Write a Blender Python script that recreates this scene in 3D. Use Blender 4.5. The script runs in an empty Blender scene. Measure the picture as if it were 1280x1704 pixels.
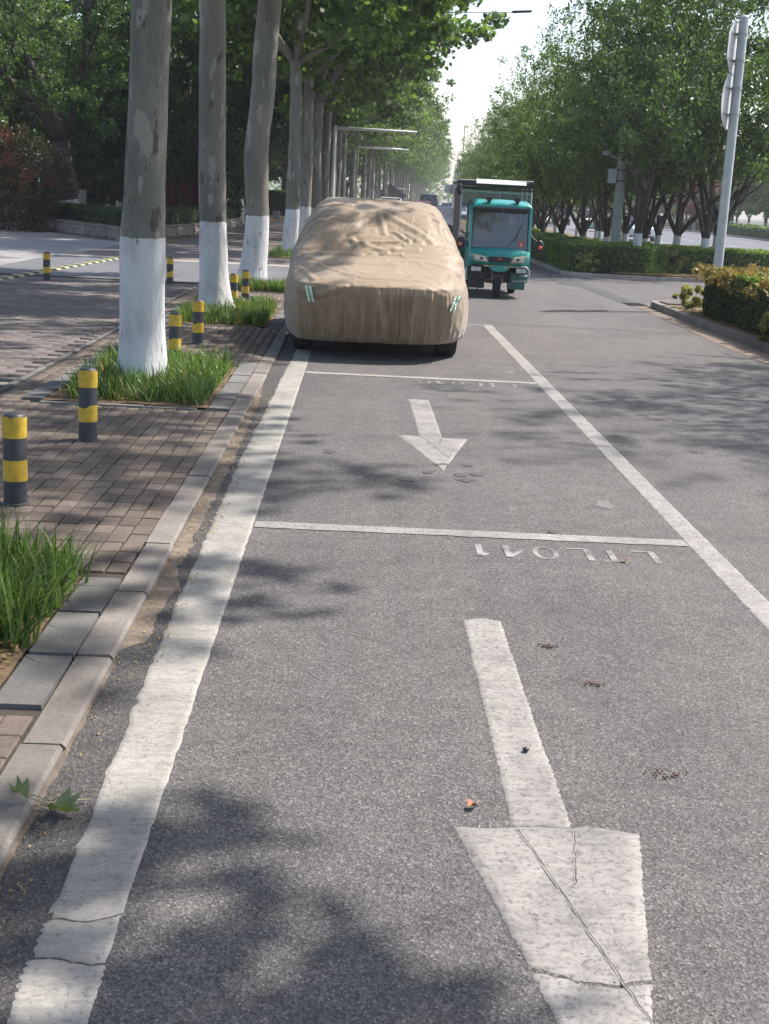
import bpy, bmesh, math, random
import numpy as np
from mathutils import Matrix, Vector

SC = bpy.context.scene
COL = SC.collection
PI = math.pi

# ------------------------------------------------------------------ camera, sky, sun, exposure
cam_d = bpy.data.cameras.new('camera')
cam = bpy.data.objects.new('camera', cam_d)
COL.objects.link(cam)
cam_d.sensor_fit = 'VERTICAL'
cam_d.sensor_height = 36.0
cam_d.lens = 36.0 * 2200 / 1704
cam_d.clip_start = 0.1
cam_d.clip_end = 5000
RW = ((0.9986101, 0.0452113, 0.02708885), (-0.01591795, -0.23125243, 0.97276355), (0.05024427, -0.97184271, -0.23021134))
cam.matrix_world = Matrix([[RW[i][0], -RW[i][1], -RW[i][2], (0, 0, 1.7)[i]] for i in range(3)] + [[0, 0, 0, 1]])
SC.camera = cam

SUN_EL = math.radians(54)
SUN_AZ = math.radians(62)            # clockwise from +Y (the street's direction) towards +X
w = bpy.data.worlds.new('World')
SC.world = w
w.use_nodes = True
nt = w.node_tree
bg = nt.nodes['Background']
sky = nt.nodes.new('ShaderNodeTexSky')
sky.sky_type = 'NISHITA'
sky.sun_disc = False
sky.sun_elevation = SUN_EL
sky.sun_rotation = SUN_AZ
sky.air_density = 1.0
sky.dust_density = 1.8
sky.ozone_density = 1.0
nt.links.new(sky.outputs[0], bg.inputs[0])
bg.inputs[1].default_value = 0.15
sd = bpy.data.lights.new('sun', 'SUN')
sd.energy = 3.8
sd.angle = math.radians(0.9)
sd.color = (1.0, 0.96, 0.90)
sun = bpy.data.objects.new('sun', sd)
COL.objects.link(sun)
S = Vector((math.sin(SUN_AZ) * math.cos(SUN_EL), math.cos(SUN_AZ) * math.cos(SUN_EL), math.sin(SUN_EL)))
sun.rotation_euler = S.to_track_quat('Z', 'Y').to_euler()
sun.location = (20, 10, 30)
SC.view_settings.view_transform = 'Standard'
SC.view_settings.look = 'None'
SC.view_settings.gamma = 1
SC.view_settings.use_curve_mapping = False
SC.view_settings.use_white_balance = True
SC.view_settings.white_balance_temperature = 6680
SC.view_settings.white_balance_tint = 12
SC.view_settings.exposure = 0.98
SC.cycles.max_bounces = 6
SC.cycles.diffuse_bounces = 3
SC.cycles.glossy_bounces = 3
SC.cycles.transmission_bounces = 4
SC.cycles.transparent_max_bounces = 6
SC.cycles.volume_bounces = 0
SC.cycles.use_denoising = True
SC.cycles.caustics_reflective = False
SC.cycles.caustics_refractive = False

# ------------------------------------------------------------------ noise (numpy)
def _hash(i, j, k, seed):
    n = (i * 374761393 + j * 668265263 + k * 2147483647 + seed * 974634777) & 0xffffffff
    n = (n ^ (n >> 13)) * 1274126177 & 0xffffffff
    return ((n ^ (n >> 16)) & 0xffff) / 65535.0 * 2 - 1

def noise3(p, seed=0):
    p = np.asarray(p, dtype=np.float64)
    i0 = np.floor(p).astype(np.int64)
    f = p - i0
    u = f * f * f * (f * (f * 6 - 15) + 10)
    r = np.zeros(len(p))
    for dx in (0, 1):
        for dy in (0, 1):
            for dz in (0, 1):
                wgt = (u[:, 0] if dx else 1 - u[:, 0]) * (u[:, 1] if dy else 1 - u[:, 1]) * (u[:, 2] if dz else 1 - u[:, 2])
                r += wgt * _hash(i0[:, 0] + dx, i0[:, 1] + dy, i0[:, 2] + dz, seed)
    return r

def fbm(p, octv=4, seed=0):
    r = 0; a = 1; p = np.asarray(p, dtype=np.float64)
    for o in range(octv):
        r = r + a * noise3(p * 2 ** o, seed + o * 17); a *= .5
    return r

# ------------------------------------------------------------------ mesh helpers
class MB:
    def __init__(s): s.v = []; s.f = []
    def add(s, vs, fs):
        b = len(s.v); s.v += [tuple(map(float, v)) for v in vs]; s.f += [tuple(i + b for i in f) for f in fs]; return s
    def box(s, x0, x1, y0, y1, z0, z1, tx=0., ty=0.):
        """box; tx, ty shrink the top"""
        return s.add([(x0, y0, z0), (x1, y0, z0), (x1, y1, z0), (x0, y1, z0), (x0 + tx, y0 + ty, z1), (x1 - tx, y0 + ty, z1), (x1 - tx, y1 - ty, z1), (x0 + tx, y1 - ty, z1)],
                     [(3, 2, 1, 0), (4, 5, 6, 7), (0, 1, 5, 4), (1, 2, 6, 5), (2, 3, 7, 6), (3, 0, 4, 7)])
    def tube(s, pts, rad, n=8, cap=True):
        pts = [Vector(p) for p in pts]
        if not hasattr(rad, '__len__'): rad = [rad] * len(pts)
        vs = []; fs = []
        t0 = (pts[1] - pts[0]).normalized()
        a = t0.orthogonal().normalized()
        for i, p in enumerate(pts):
            t = (pts[min(i + 1, len(pts) - 1)] - pts[max(i - 1, 0)]).normalized()
            a = (a - t * a.dot(t)).normalized(); b = t.cross(a)
            for k in range(n):
                q = 2 * PI * k / n
                vs.append(p + (a * math.cos(q) + b * math.sin(q)) * rad[i])
        for i in range(len(pts) - 1):
            for k in range(n):
                k2 = (k + 1) % n
                fs.append((i * n + k, i * n + k2, (i + 1) * n + k2, (i + 1) * n + k))
        if cap:
            fs.append(tuple(range(n - 1, -1, -1))); fs.append(tuple((len(pts) - 1) * n + k for k in range(n)))
        return s.add(vs, fs)
    def lathe(s, prof, n=20, c=(0, 0, 0), axis='Z'):
        vs = []; fs = []
        for r, z in prof:
            for k in range(n):
                q = 2 * PI * k / n
                x, y = r * math.cos(q), r * math.sin(q)
                v = (x, y, z) if axis == 'Z' else ((z, x, y) if axis == 'X' else (x, z, y))
                vs.append((v[0] + c[0], v[1] + c[1], v[2] + c[2]))
        for i in range(len(prof) - 1):
            for k in range(n):
                k2 = (k + 1) % n
                fs.append((i * n + k, i * n + k2, (i + 1) * n + k2, (i + 1) * n + k))
        fs.append(tuple(range(n - 1, -1, -1))); fs.append(tuple((len(prof) - 1) * n + k for k in range(n)))
        return s.add(vs, fs)
    def prism(s, poly, z0, z1, axis='Z'):
        """extrude a 2D outline; axis = extrusion axis"""
        def m(p, z): return (p[0], p[1], z) if axis == 'Z' else ((z, p[0], p[1]) if axis == 'X' else (p[0], z, p[1]))
        n = len(poly)
        return s.add([m(p, z0) for p in poly] + [m(p, z1) for p in poly],
                     [tuple(range(n - 1, -1, -1)), tuple(range(n, 2 * n))] + [(k, (k + 1) % n, (k + 1) % n + n, k + n) for k in range(n)])
    def quad(s, a, b, c, d): return s.add([a, b, c, d], [(0, 1, 2, 3)])
    def mesh(s, name, mat, smooth=False):
        me = bpy.data.meshes.new(name)
        me.from_pydata(s.v, [], s.f)
        if mat: me.materials.append(mat)
        if smooth:
            for p in me.polygons: p.use_smooth = True
        me.validate()
        return me
    def build(s, name, mat, parent=None, smooth=False, bevel=0, seg=2, fix=True, auto=False):
        me = s.mesh(name, mat, smooth)
        if fix:
            bm = bmesh.new(); bm.from_mesh(me); bmesh.ops.recalc_face_normals(bm, faces=bm.faces); bm.to_mesh(me); bm.free()
        o = link(name, me, parent)
        if bevel:
            md = o.modifiers.new('bevel', 'BEVEL'); md.width = bevel; md.segments = seg; md.limit_method = 'ANGLE'; md.angle_limit = math.radians(40); md.harden_normals = True
            for p in me.polygons: p.use_smooth = True
        elif auto:
            md = o.modifiers.new('edges', 'EDGE_SPLIT'); md.split_angle = math.radians(35)
            for p in me.polygons: p.use_smooth = True
        return o

def link(name, me, parent=None):
    o = bpy.data.objects.new(name, me); COL.objects.link(o)
    if parent: o.parent = parent
    return o

def npmesh(name, V, F, mat, smooth=False):
    """V (n,3); F (m,k) all faces with k corners"""
    me = bpy.data.meshes.new(name)
    V = np.ascontiguousarray(V, dtype=np.float32); F = np.ascontiguousarray(F, dtype=np.int32)
    m, k = F.shape
    me.vertices.add(len(V)); me.vertices.foreach_set('co', V.ravel())
    me.loops.add(m * k); me.loops.foreach_set('vertex_index', F.ravel())
    me.polygons.add(m); me.polygons.foreach_set('loop_start', np.arange(0, m * k, k, dtype=np.int32))
    me.polygons.foreach_set('loop_total', np.full(m, k, dtype=np.int32))
    if smooth: me.polygons.foreach_set('use_smooth', np.ones(m, dtype=bool))
    me.materials.append(mat)
    me.update(calc_edges=True)
    return me

def tag(o, label=None, cat=None, group=None, kind=None):
    if label: o['label'] = label
    if cat: o['category'] = cat
    if group: o['group'] = group
    if kind: o['kind'] = kind
    return o

def thing(name, label, cat, loc=(0, 0, 0), rz=0, group=None):
    o = bpy.data.objects.new(name, None); COL.objects.link(o)
    o.location = loc; o.rotation_euler = (0, 0, rz); o.empty_display_size = .2
    return tag(o, label, cat, group)

def copy_tree(o, parent=None):
    c = o.copy(); COL.objects.link(c)
    if parent: c.parent = parent
    for ch in list(o.children): copy_tree(ch, c)
    return c

def curve_x(y):                      # the street bends gently to the right far away
    s = 14.0
    return 0.069 * s * math.log1p(math.exp(min((y - 82) / s, 60))) if (y - 82) / s < 50 else 0.069 * (y - 82)
def heading(y):
    return -math.atan(0.069 / (1 + math.exp(-(y - 82) / 14.0)))

# ------------------------------------------------------------------ materials
def newmat(name):
    m = bpy.data.materials.new(name); m.use_nodes = True
    n = m.node_tree.nodes; return m, n, m.node_tree.links, n['Principled BSDF']

def N(n, t, **kw):
    x = n.new(t)
    for k, v in kw.items():
        if k in x.bl_rna.properties: setattr(x, k, v)
        else: x.inputs[k.replace('_', ' ')].default_value = v
    return x

def ramp(n, l, fac, stops):
    r = n.new('ShaderNodeValToRGB')
    e = r.color_ramp.elements
    while len(e) < len(stops): e.new(0.5)
    for i, (p, c) in enumerate(stops):
        e[i].position = p
        e[i].color = (c, c, c, 1) if not hasattr(c, '__len__') else (*c, 1)
    l.new(fac, r.inputs[0]); return r.outputs[0]

def mix(n, l, fac, a, b, mode='MIX'):
    m = n.new('ShaderNodeMix'); m.data_type = 'RGBA'; m.blend_type = mode
    for i, v in ((0, fac), (6, a), (7, b)):
        if hasattr(v, 'is_linked') or isinstance(v, bpy.types.NodeSocket): l.new(v, m.inputs[i])
        elif hasattr(v, '__len__'): m.inputs[i].default_value = (*v, 1)
        else: m.inputs[i].default_value = v if i == 0 else (v, v, v, 1)
    return m.outputs[2]

def bump(n, l, b, h, strength=.3, dist=.01, prev=None):
    x = n.new('ShaderNodeBump'); x.inputs['Strength'].default_value = strength; x.inputs['Distance'].default_value = dist
    l.new(h, x.inputs['Height'])
    if prev: l.new(prev, x.inputs['Normal'])
    l.new(x.outputs[0], b.inputs['Normal']); return x.outputs[0]

def nz(n, l, vec, scale, detail=3, rough=.55):
    t = N(n, 'ShaderNodeTexNoise', Scale=scale, Detail=detail, Roughness=rough)
    if vec is not None: l.new(vec, t.inputs['Vector'])
    return t.outputs[0]

def coords(n, kind='Object'):
    return n.new('ShaderNodeTexCoord').outputs[kind]

def worldpos(n):
    return n.new('ShaderNodeNewGeometry').outputs['Position']

def plain(name, col, rough=.6, metal=0, spec=.5, var=.12, scale=8, coat=0, bmp=0.0):
    m, n, l, b = newmat(name)
    v = nz(n, l, coords(n), scale, 4)
    c0 = tuple(c * (1 - var) for c in col); c1 = tuple(min(1, c * (1 + var)) for c in col)
    l.new(ramp(n, l, v, [(.3, c0), (.7, c1)]), b.inputs['Base Color'])
    b.inputs['Roughness'].default_value = rough; b.inputs['Metallic'].default_value = metal
    b.inputs['Specular IOR Level'].default_value = spec
    b.inputs['Coat Weight'].default_value = coat
    if bmp: bump(n, l, b, nz(n, l, coords(n), scale * 6, 3), bmp, .005)
    return m

def m_asphalt(name, base=(.126, .118, .114), speck=.5, stain=True):
    m, n, l, b = newmat(name)
    p = worldpos(n)
    vor = N(n, 'ShaderNodeTexVoronoi', Scale=150.0); l.new(p, vor.inputs['Vector'])
    chip = N(n, 'ShaderNodeSeparateColor'); l.new(vor.outputs['Color'], chip.inputs[0])
    c = ramp(n, l, chip.outputs[0], [(0, tuple(x * .42 for x in base)), (.35, tuple(x * .8 for x in base)), (.7, tuple(x * 1.15 for x in base)), (.9, tuple(x * 1.5 for x in base)), (1, tuple(x * (1.9 + speck) for x in base))])
    vor2 = N(n, 'ShaderNodeTexVoronoi', Scale=62.0); l.new(p, vor2.inputs['Vector'])
    c = mix(n, l, .35, c, ramp(n, l, vor2.outputs['Distance'], [(0, tuple(x * 1.5 for x in base)), (.6, tuple(x * .6 for x in base))]))
    if stain:
        big = nz(n, l, p, .7, 5, .6)
        c = mix(n, l, 1.0, c, ramp(n, l, big, [(.25, .80), (.5, 1.0), (.75, 1.13)]), 'MULTIPLY')
        med = nz(n, l, p, 6, 4, .65)
        c = mix(n, l, 1.0, c, ramp(n, l, med, [(.3, .86), (.7, 1.12)]), 'MULTIPLY')
        mp = N(n, 'ShaderNodeMapping'); mp.inputs['Scale'].default_value = (2.2, .12, 1); l.new(p, mp.inputs[0])
        c = mix(n, l, .6, c, mix(n, l, 1.0, c, ramp(n, l, nz(n, l, mp.outputs[0], 1.0, 3), [(.3, (.86, .87, .9)), (.7, (1.1, 1.08, 1.05))]), 'MULTIPLY'))
    if stain:
        blot = ramp(n, l, nz(n, l, p, 2.6, 5, .7), [(.60, 1.0), (.70, .80)])
        c = mix(n, l, 1.0, c, blot, 'MULTIPLY')
        pale = ramp(n, l, nz(n, l, p, 1.3, 6, .7), [(.58, 0.0), (.74, .30)])
        c = mix(n, l, pale, c, tuple(x * 1.7 for x in base))
        spot = ramp(n, l, nz(n, l, p, 28, 2, .5), [(.73, 1.0), (.76, .55)])
        c = mix(n, l, 1.0, c, spot, 'MULTIPLY')
    l.new(c, b.inputs['Base Color'])
    b.inputs['Roughness'].default_value = .82
    b.inputs['Specular IOR Level'].default_value = .35
    b1 = bump(n, l, b, vor.outputs['Distance'], .7, .004)
    bump(n, l, b, nz(n, l, p, 160, 2), .5, .004, b1)
    return m

def m_paint(name, base=(.37, .35, .315), worn=.5):
    m, n, l, b = newmat(name)
    p = worldpos(n)
    c = ramp(n, l, nz(n, l, p, 9, 6, .7), [(.25, tuple(x * .72 for x in base)), (.55, base), (.8, tuple(min(1, x * 1.12) for x in base))])
    mp = N(n, 'ShaderNodeMapping'); mp.inputs['Scale'].default_value = (6, 40, 1); l.new(p, mp.inputs[0])
    c = mix(n, l, .6, c, mix(n, l, 1.0, c, ramp(n, l, nz(n, l, mp.outputs[0], 1, 4, .7), [(.33, .68), (.55, 1.04)]), 'MULTIPLY'))
    dirt = ramp(n, l, nz(n, l, p, 55, 5, .75), [(.58 - .08 * worn, 1.0), (.74 - .1 * worn, .45)])
    c = mix(n, l, 1.0, c, ramp(n, l, nz(n, l, p, 2.2, 4, .6), [(.3, .74), (.65, 1.06)]), 'MULTIPLY')
    c = mix(n, l, 1.0, c, dirt, 'MULTIPLY')
    vor = N(n, 'ShaderNodeTexVoronoi', Scale=6.0, feature='DISTANCE_TO_EDGE'); l.new(mix(n, l, .12, p, N(n, 'ShaderNodeTexNoise', Scale=9.0).outputs['Color']), vor.inputs['Vector'])
    crack = ramp(n, l, vor.outputs[0], [(0, .35), (.012, 1.0)])
    c = mix(n, l, .8, c, mix(n, l, 1.0, c, crack, 'MULTIPLY'))
    l.new(c, b.inputs['Base Color']); b.inputs['Roughness'].default_value = .6
    b1 = bump(n, l, b, nz(n, l, p, 45, 5, .7), .5, .006)
    bump(n, l, b, nz(n, l, mp.outputs[0], 2, 4), .4, .006, b1)
    return m

def m_faded(name, hi=.31):
    """thin worn-through paint: asphalt shows between the flecks"""
    m, n, l, b = newmat(name)
    p = worldpos(n)
    f = nz(n, l, p, 70, 4, .8)
    f2 = nz(n, l, p, 7, 3)
    a = N(n, 'ShaderNodeMath', operation='ADD'); l.new(f, a.inputs[0]); l.new(f2, a.inputs[1])
    mu = N(n, 'ShaderNodeMath', operation='MULTIPLY'); mu.inputs[1].default_value = .5; l.new(a.outputs[0], mu.inputs[0])
    c = ramp(n, l, mu.outputs[0], [(.455, (.122, .117, .116)), (.56, (hi, hi * .97, hi * .94))])
    l.new(c, b.inputs['Base Color']); b.inputs['Roughness'].default_value = .8
    return m

def m_stone(name, c0, c1, scale=5, rough=.85, bmp=.4, fine=60):
    m, n, l, b = newmat(name)
    p = worldpos(n)
    oi = n.new('ShaderNodeObjectInfo').outputs['Random']
    isl = n.new('ShaderNodeNewGeometry').outputs['Random Per Island']
    ad = N(n, 'ShaderNodeMath', operation='ADD'); l.new(oi, ad.inputs[0]); l.new(isl, ad.inputs[1])
    fr = N(n, 'ShaderNodeMath', operation='FRACT'); l.new(ad.outputs[0], fr.inputs[0])
    c = ramp(n, l, nz(n, l, p, scale, 5, .6), [(.28, c0), (.72, c1)])
    c = mix(n, l, 1.0, c, ramp(n, l, fr.outputs[0], [(0, .8), (.5, 1.0), (1, 1.18)]), 'MULTIPLY')
    c = mix(n, l, 1.0, c, ramp(n, l, nz(n, l, p, fine, 3, .7), [(.3, .82), (.7, 1.15)]), 'MULTIPLY')
    c = mix(n, l, 1.0, c, ramp(n, l, nz(n, l, p, 1.1, 4, .6), [(.3, .80), (.65, 1.08)]), 'MULTIPLY')
    l.new(c, b.inputs['Base Color']); b.inputs['Roughness'].default_value = rough
    b.inputs['Specular IOR Level'].default_value = .3
    bump(n, l, b, nz(n, l, p, fine, 4, .7), bmp, .006)
    return m

def m_leaf(name, dark, light, trans=.35, rough=.45, tcol=None, var_scale=.35):
    m, n, l, b = newmat(name)
    g = n.new('ShaderNodeNewGeometry')
    c = ramp(n, l, g.outputs['Random Per Island'], [(0, dark), (.65, tuple((a + x) / 2 for a, x in zip(dark, light))), (1, light)])
    c = mix(n, l, 1.0, c, ramp(n, l, nz(n, l, g.outputs['Position'], var_scale, 2), [(.3, .68), (.7, 1.28)]), 'MULTIPLY')  # brighter and darker clumps: sunlit variation painted into the leaf colour
    l.new(c, b.inputs['Base Color']); b.inputs['Roughness'].default_value = rough
    b.inputs['Specular IOR Level'].default_value = .35
    t = n.new('ShaderNodeBsdfTranslucent')
    l.new(mix(n, l, 1.0, c, tcol or (1.5, 1.7, .7), 'MULTIPLY'), t.inputs['Color'])
    ms = n.new('ShaderNodeMixShader'); ms.inputs[0].default_value = trans
    l.new(b.outputs[0], ms.inputs[1]); l.new(t.outputs[0], ms.inputs[2])
    l.new(ms.outputs[0], n['Material Output'].inputs['Surface'])
    return m

def m_bark(name, c0, c1, patch, paint=True, paint_h=1.25, scale=1.0):
    m, n, l, b = newmat(name)
    oc = coords(n)
    oi = n.new('ShaderNodeObjectInfo')
    va = N(n, 'ShaderNodeVectorMath', operation='ADD'); l.new(oc, va.inputs[0])
    cb = N(n, 'ShaderNodeVectorMath', operation='SCALE'); cb.inputs[0].default_value = (7, 3, 11); l.new(oi.outputs['Random'], cb.inputs['Scale'])
    l.new(cb.outputs[0], va.inputs[1]); p = va.outputs[0]
    mp = N(n, 'ShaderNodeMapping'); mp.inputs['Scale'].default_value = (1, 1, .35); l.new(p, mp.inputs[0])
    c = ramp(n, l, nz(n, l, mp.outputs[0], 3 * scale, 5, .6), [(.3, c0), (.7, c1)])
    pn = nz(n, l, mp.outputs[0], 5.5 * scale, 3, .5)
    pf = ramp(n, l, pn, [(.60, 0), (.615, 1)])
    c = mix(n, l, pf, c, patch)
    pn2 = nz(n, l, mp.outputs[0], 9 * scale, 3, .55)
    pf2 = ramp(n, l, pn2, [(.655, 0), (.67, 1)])
    c = mix(n, l, pf2, c, tuple(x * .68 for x in c0))
    c = mix(n, l, 1.0, c, ramp(n, l, nz(n, l, mp.outputs[0], 40, 4, .7), [(.3, .82), (.7, 1.12)]), 'MULTIPLY')
    h = mix(n, l, pf, pn, .85)
    if paint:
        sz = n.new('ShaderNodeSeparateXYZ'); l.new(oc, sz.inputs[0])
        wob = nz(n, l, oc, 7, 3)
        ad = N(n, 'ShaderNodeMath', operation='MULTIPLY_ADD'); ad.inputs[1].default_value = .11; l.new(wob, ad.inputs[0]); l.new(sz.outputs[2], ad.inputs[2])
        pm = N(n, 'ShaderNodeMath', operation='LESS_THAN'); pm.inputs[1].default_value = paint_h + .055; l.new(ad.outputs[0], pm.inputs[0])
        chips = ramp(n, l, nz(n, l, mp.outputs[0], 11, 5, .65), [(.62, 1), (.66, 0)])
        pc = ramp(n, l, nz(n, l, mp.outputs[0], 6, 5, .65), [(.25, (.42, .42, .42)), (.5, (.62, .62, .615)), (.75, (.70, .70, .69))])
        mm = N(n, 'ShaderNodeMath', operation='MULTIPLY'); l.new(pm.outputs[0], mm.inputs[0]); l.new(chips, mm.inputs[1])
        c = mix(n, l, mm.outputs[0], c, pc)
    l.new(c, b.inputs['Base Color']); b.inputs['Roughness'].default_value = .85
    b.inputs['Specular IOR Level'].default_value = .25
    b1 = bump(n, l, b, h, .35, .02)
    mp2 = N(n, 'ShaderNodeMapping'); mp2.inputs['Scale'].default_value = (1, 1, .25); l.new(p, mp2.inputs[0])
    bump(n, l, b, nz(n, l, mp2.outputs[0], 16, 6, .7), .9, .022, b1)
    return m

def m_glass(name, col=(.02, .025, .03), rough=.04):
    m, n, l, b = newmat(name)
    b.inputs['Base Color'].default_value = (*col, 1); b.inputs['Roughness'].default_value = rough
    b.inputs['Specular IOR Level'].default_value = .8; b.inputs['Coat Weight'].default_value = .5
    return m

def m_clear(name, tint=(.75, .8, .8), add=.22, rough=.15):
    m, n, l, b = newmat(name)
    tr = n.new('ShaderNodeBsdfTransparent'); tr.inputs[0].default_value = (*tint, 1)
    ms = n.new('ShaderNodeMixShader')
    fr = n.new('ShaderNodeFresnel'); fr.inputs[0].default_value = 1.5
    b.inputs['Base Color'].default_value = (.16, .17, .18, 1) if rough < .1 else (.35, .38, .38, 1); b.inputs['Roughness'].default_value = rough; b.inputs['Metallic'].default_value = 0; b.inputs['Coat Weight'].default_value = 1.0; b.inputs['Coat IOR'].default_value = 2.2 if rough < .1 else 1.5
    a = N(n, 'ShaderNodeMath', operation='ADD'); a.inputs[1].default_value = add; l.new(fr.outputs[0], a.inputs[0])
    l.new(a.outputs[0], ms.inputs[0]); l.new(tr.outputs[0], ms.inputs[1]); l.new(b.outputs[0], ms.inputs[2])
    l.new(ms.outputs[0], n['Material Output'].inputs['Surface'])
    return m

M = {}
M['asphalt'] = m_asphalt('asphalt')
M['asphalt2'] = m_asphalt('asphalt_driveway', (.15, .155, .165), .2)
M['patch'] = m_asphalt('asphalt_patch', (.085, .087, .092), .3)
M['gutter_asph'] = m_asphalt('asphalt_gutter', (.086, .081, .078), .5)
M['carriage'] = m_asphalt('asphalt_carriageway', (.14, .145, .16), .2)
M['paint'] = m_paint('road_paint')
M['paint_arrow'] = m_paint('road_paint_worn', (.325, .305, .285), .9)
M['paint_thin'] = m_paint('road_paint_thin', (.34, .325, .30), 1.1)
M['faded'] = m_faded('faded_paint')
M['faint'] = m_faded('faint_paint', .15)
M['seam'] = plain('tar_seam', (.06, .058, .056), .8)
M['ridge'] = plain('paint_ridge', (.38, .36, .33), .6, var=.15, scale=40)
M['kerb'] = m_stone('kerb_granite', (.165, .148, .13), (.25, .225, .20), 4)
M['kerb_far'] = m_stone('kerb_concrete', (.32, .29, .25), (.44, .41, .36), 4)
M['edging'] = m_stone('grey_edging', (.12, .118, .112), (.18, .176, .168), 4)
M['brick'] = m_stone('paver_brick', (.115, .09, .072), (.19, .153, .126), 6, bmp=.5)
M['brick_dark'] = m_stone('paver_dark', (.135, .115, .105), (.185, .16, .147), 4, bmp=.4)
M['joint'] = m_stone('joint_sand', (.04, .034, .028), (.08, .068, .056), 8)
M['soil'] = m_stone('soil_litter', (.09, .06, .035), (.22, .15, .085), 16, bmp=.9, fine=90)
M['dust'] = m_stone('gutter_dust', (.13, .105, .085), (.27, .215, .165), 14, bmp=.8, fine=90)
M['wall_stone'] = m_stone('rough_stone', (.16, .135, .12), (.34, .29, .25), 6, bmp=1.0, fine=22)
M['ground'] = m_stone('ground_earth', (.06, .07, .035), (.10, .11, .05), .5)
M['white_paint'] = plain('white_paint', (.75, .75, .74), .4, coat=.3)
M['grey_metal'] = plain('grey_metal', (.42, .45, .48), .45, .3)
M['pole_metal'] = plain('painted_pole', (.50, .53, .56), .4, .1, bmp=.05)
M['dark_metal'] = plain('dark_metal', (.05, .052, .055), .5, .5)
M['black'] = plain('black_plastic', (.02, .02, .022), .5)
M['rubber'] = plain('rubber', (.025, .025, .026), .85)
M['chrome'] = plain('chrome', (.6, .6, .6), .2, 1.0, var=.05)
M['concrete'] = plain('concrete', (.30, .31, .29), .85, var=.15, scale=3, bmp=.3)
M['leaf_fresh'] = m_leaf('fallen_green_leaf', (.14, .18, .085), (.19, .24, .12), .25, var_scale=9)

def m_tiles(name):
    m, n, l, b = newmat(name)
    p = worldpos(n)
    br = N(n, 'ShaderNodeTexBrick', Scale=1.0)
    br.inputs['Brick Width'].default_value = .6; br.inputs['Row Height'].default_value = .3; br.inputs['Mortar Size'].default_value = .008
    br.inputs['Color1'].default_value = (.25, .235, .23, 1); br.inputs['Color2'].default_value = (.29, .27, .265, 1); br.inputs['Mortar'].default_value = (.18, .165, .16, 1)
    l.new(p, br.inputs['Vector'])
    c = mix(n, l, 1.0, br.outputs[0], ramp(n, l, nz(n, l, p, .6, 4), [(.3, .82), (.7, 1.12)]), 'MULTIPLY')
    l.new(c, b.inputs['Base Color']); b.inputs['Roughness'].default_value = .75
    return m
M['plaza'] = m_tiles('plaza_tiles')

# ================================================================== THE SETTING
rng = np.random.default_rng(7)
R_ = random.Random(11)

def struct(o, label=None): o['kind'] = 'structure'; return o if not label else tag(o, label)

def strip(name, x0, x1, y0, y1, z, mat, step=6.0, parent=None, thick=0):
    """flat sheet between two offsets of the bending street line"""
    ys = np.unique(np.concatenate([np.arange(y0, y1, step), [y1]]))
    m = MB(); vs = []; fs = []
    for y in ys:
        c = curve_x(y)
        vs += [(x0 + c, y, z), (x1 + c, y, z)]
    for i in range(len(ys) - 1): fs.append((2 * i, 2 * i + 1, 2 * i + 3, 2 * i + 2))
    if thick:
        k = len(vs)
        vs += [(v[0], v[1], z - thick) for v in vs[:k]]
        for i in range(len(ys) - 1):
            fs.append((2 * i, 2 * i + 2, k + 2 * i + 2, k + 2 * i)); fs.append((2 * i + 1, k + 2 * i + 1, k + 2 * i + 3, 2 * i + 3))
        fs.append((0, k, k + 1, 1)); e = 2 * len(ys) - 2; fs.append((e, e + 1, k + e + 1, k + e))
    m.add(vs, fs)
    return m.build(name, mat, parent, fix=bool(thick))

g_ = MB(); g_.quad((-1200, -60, -.06), (1200, -60, -.06), (1200, 1200, -.06), (-1200, 1200, -.06))
struct(g_.build('ground', M['ground'], fix=False))
road = struct(strip('road', -.84, 12.7, -12, 900, 0, M['asphalt']))
carriageway = struct(strip('carriageway', 12.7, 30.0, -12, 900, -.002, M['carriage']))

# --- sidewalk on the left (top z = .04)
SZ = .024
sidewalk = struct(strip('sidewalk', -7.0, -.96, -12, 420, SZ - .012, M['joint'], thick=.06))
struct(strip('plaza', -60, -7.0, -12, 52, SZ - .006, M['plaza'], thick=.06))
drive = struct(strip('driveway', -7.2, -.96, 24.6, 31.6, SZ + .004, M['asphalt2'], step=10))
struct(strip('driveway_edge_band', -7.2, -.96, 31.6, 32.3, SZ + .010, M['kerb_far'], step=10, thick=.02))
drive_apron = struct(strip('driveway_apron', -.96, -.62, 24.6, 31.6, .006, M['asphalt2'], step=10))
# pavement beyond the driveway, too far to tell its pavers apart
struct(strip('far_pavement', -7.0, -.96, 32.3, 420, SZ, M['brick_dark'], thick=.02))

def paver_mesh(w, d, h, r=.004):
    m = MB()
    vs = []
    for (a, z) in ((0, -h), (0, -r), (r, 0)):
        vs += [(a, a, z), (w - a, a, z), (w - a, d - a, z), (a, d - a, z)]
    fs = [(8, 9, 10, 11)]
    for lv in (0, 4):
        for k in range(4): fs.append((lv + k, lv + (k + 1) % 4, lv + 4 + (k + 1) % 4, lv + 4 + k))
    m.add(vs, fs); return m.mesh('brick', M['brick'])

BEDS = [(4.10, 5.60), (10.35, 12.95), (17.0, 20.0), (23.2, 26.2 - 1.8), (35.6, 39.9), (44.2, 46.8), (50.9, 53.5)]
BX0, BX1 = -2.45, -1.17
def in_bed(x, y, mg=.0):
    for a, b in BEDS[:4]:
        if a - .12 - mg < y < b + .12 + mg and BX0 - .12 - mg < x < BX1 + .19 + mg: return True
    return False

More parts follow.
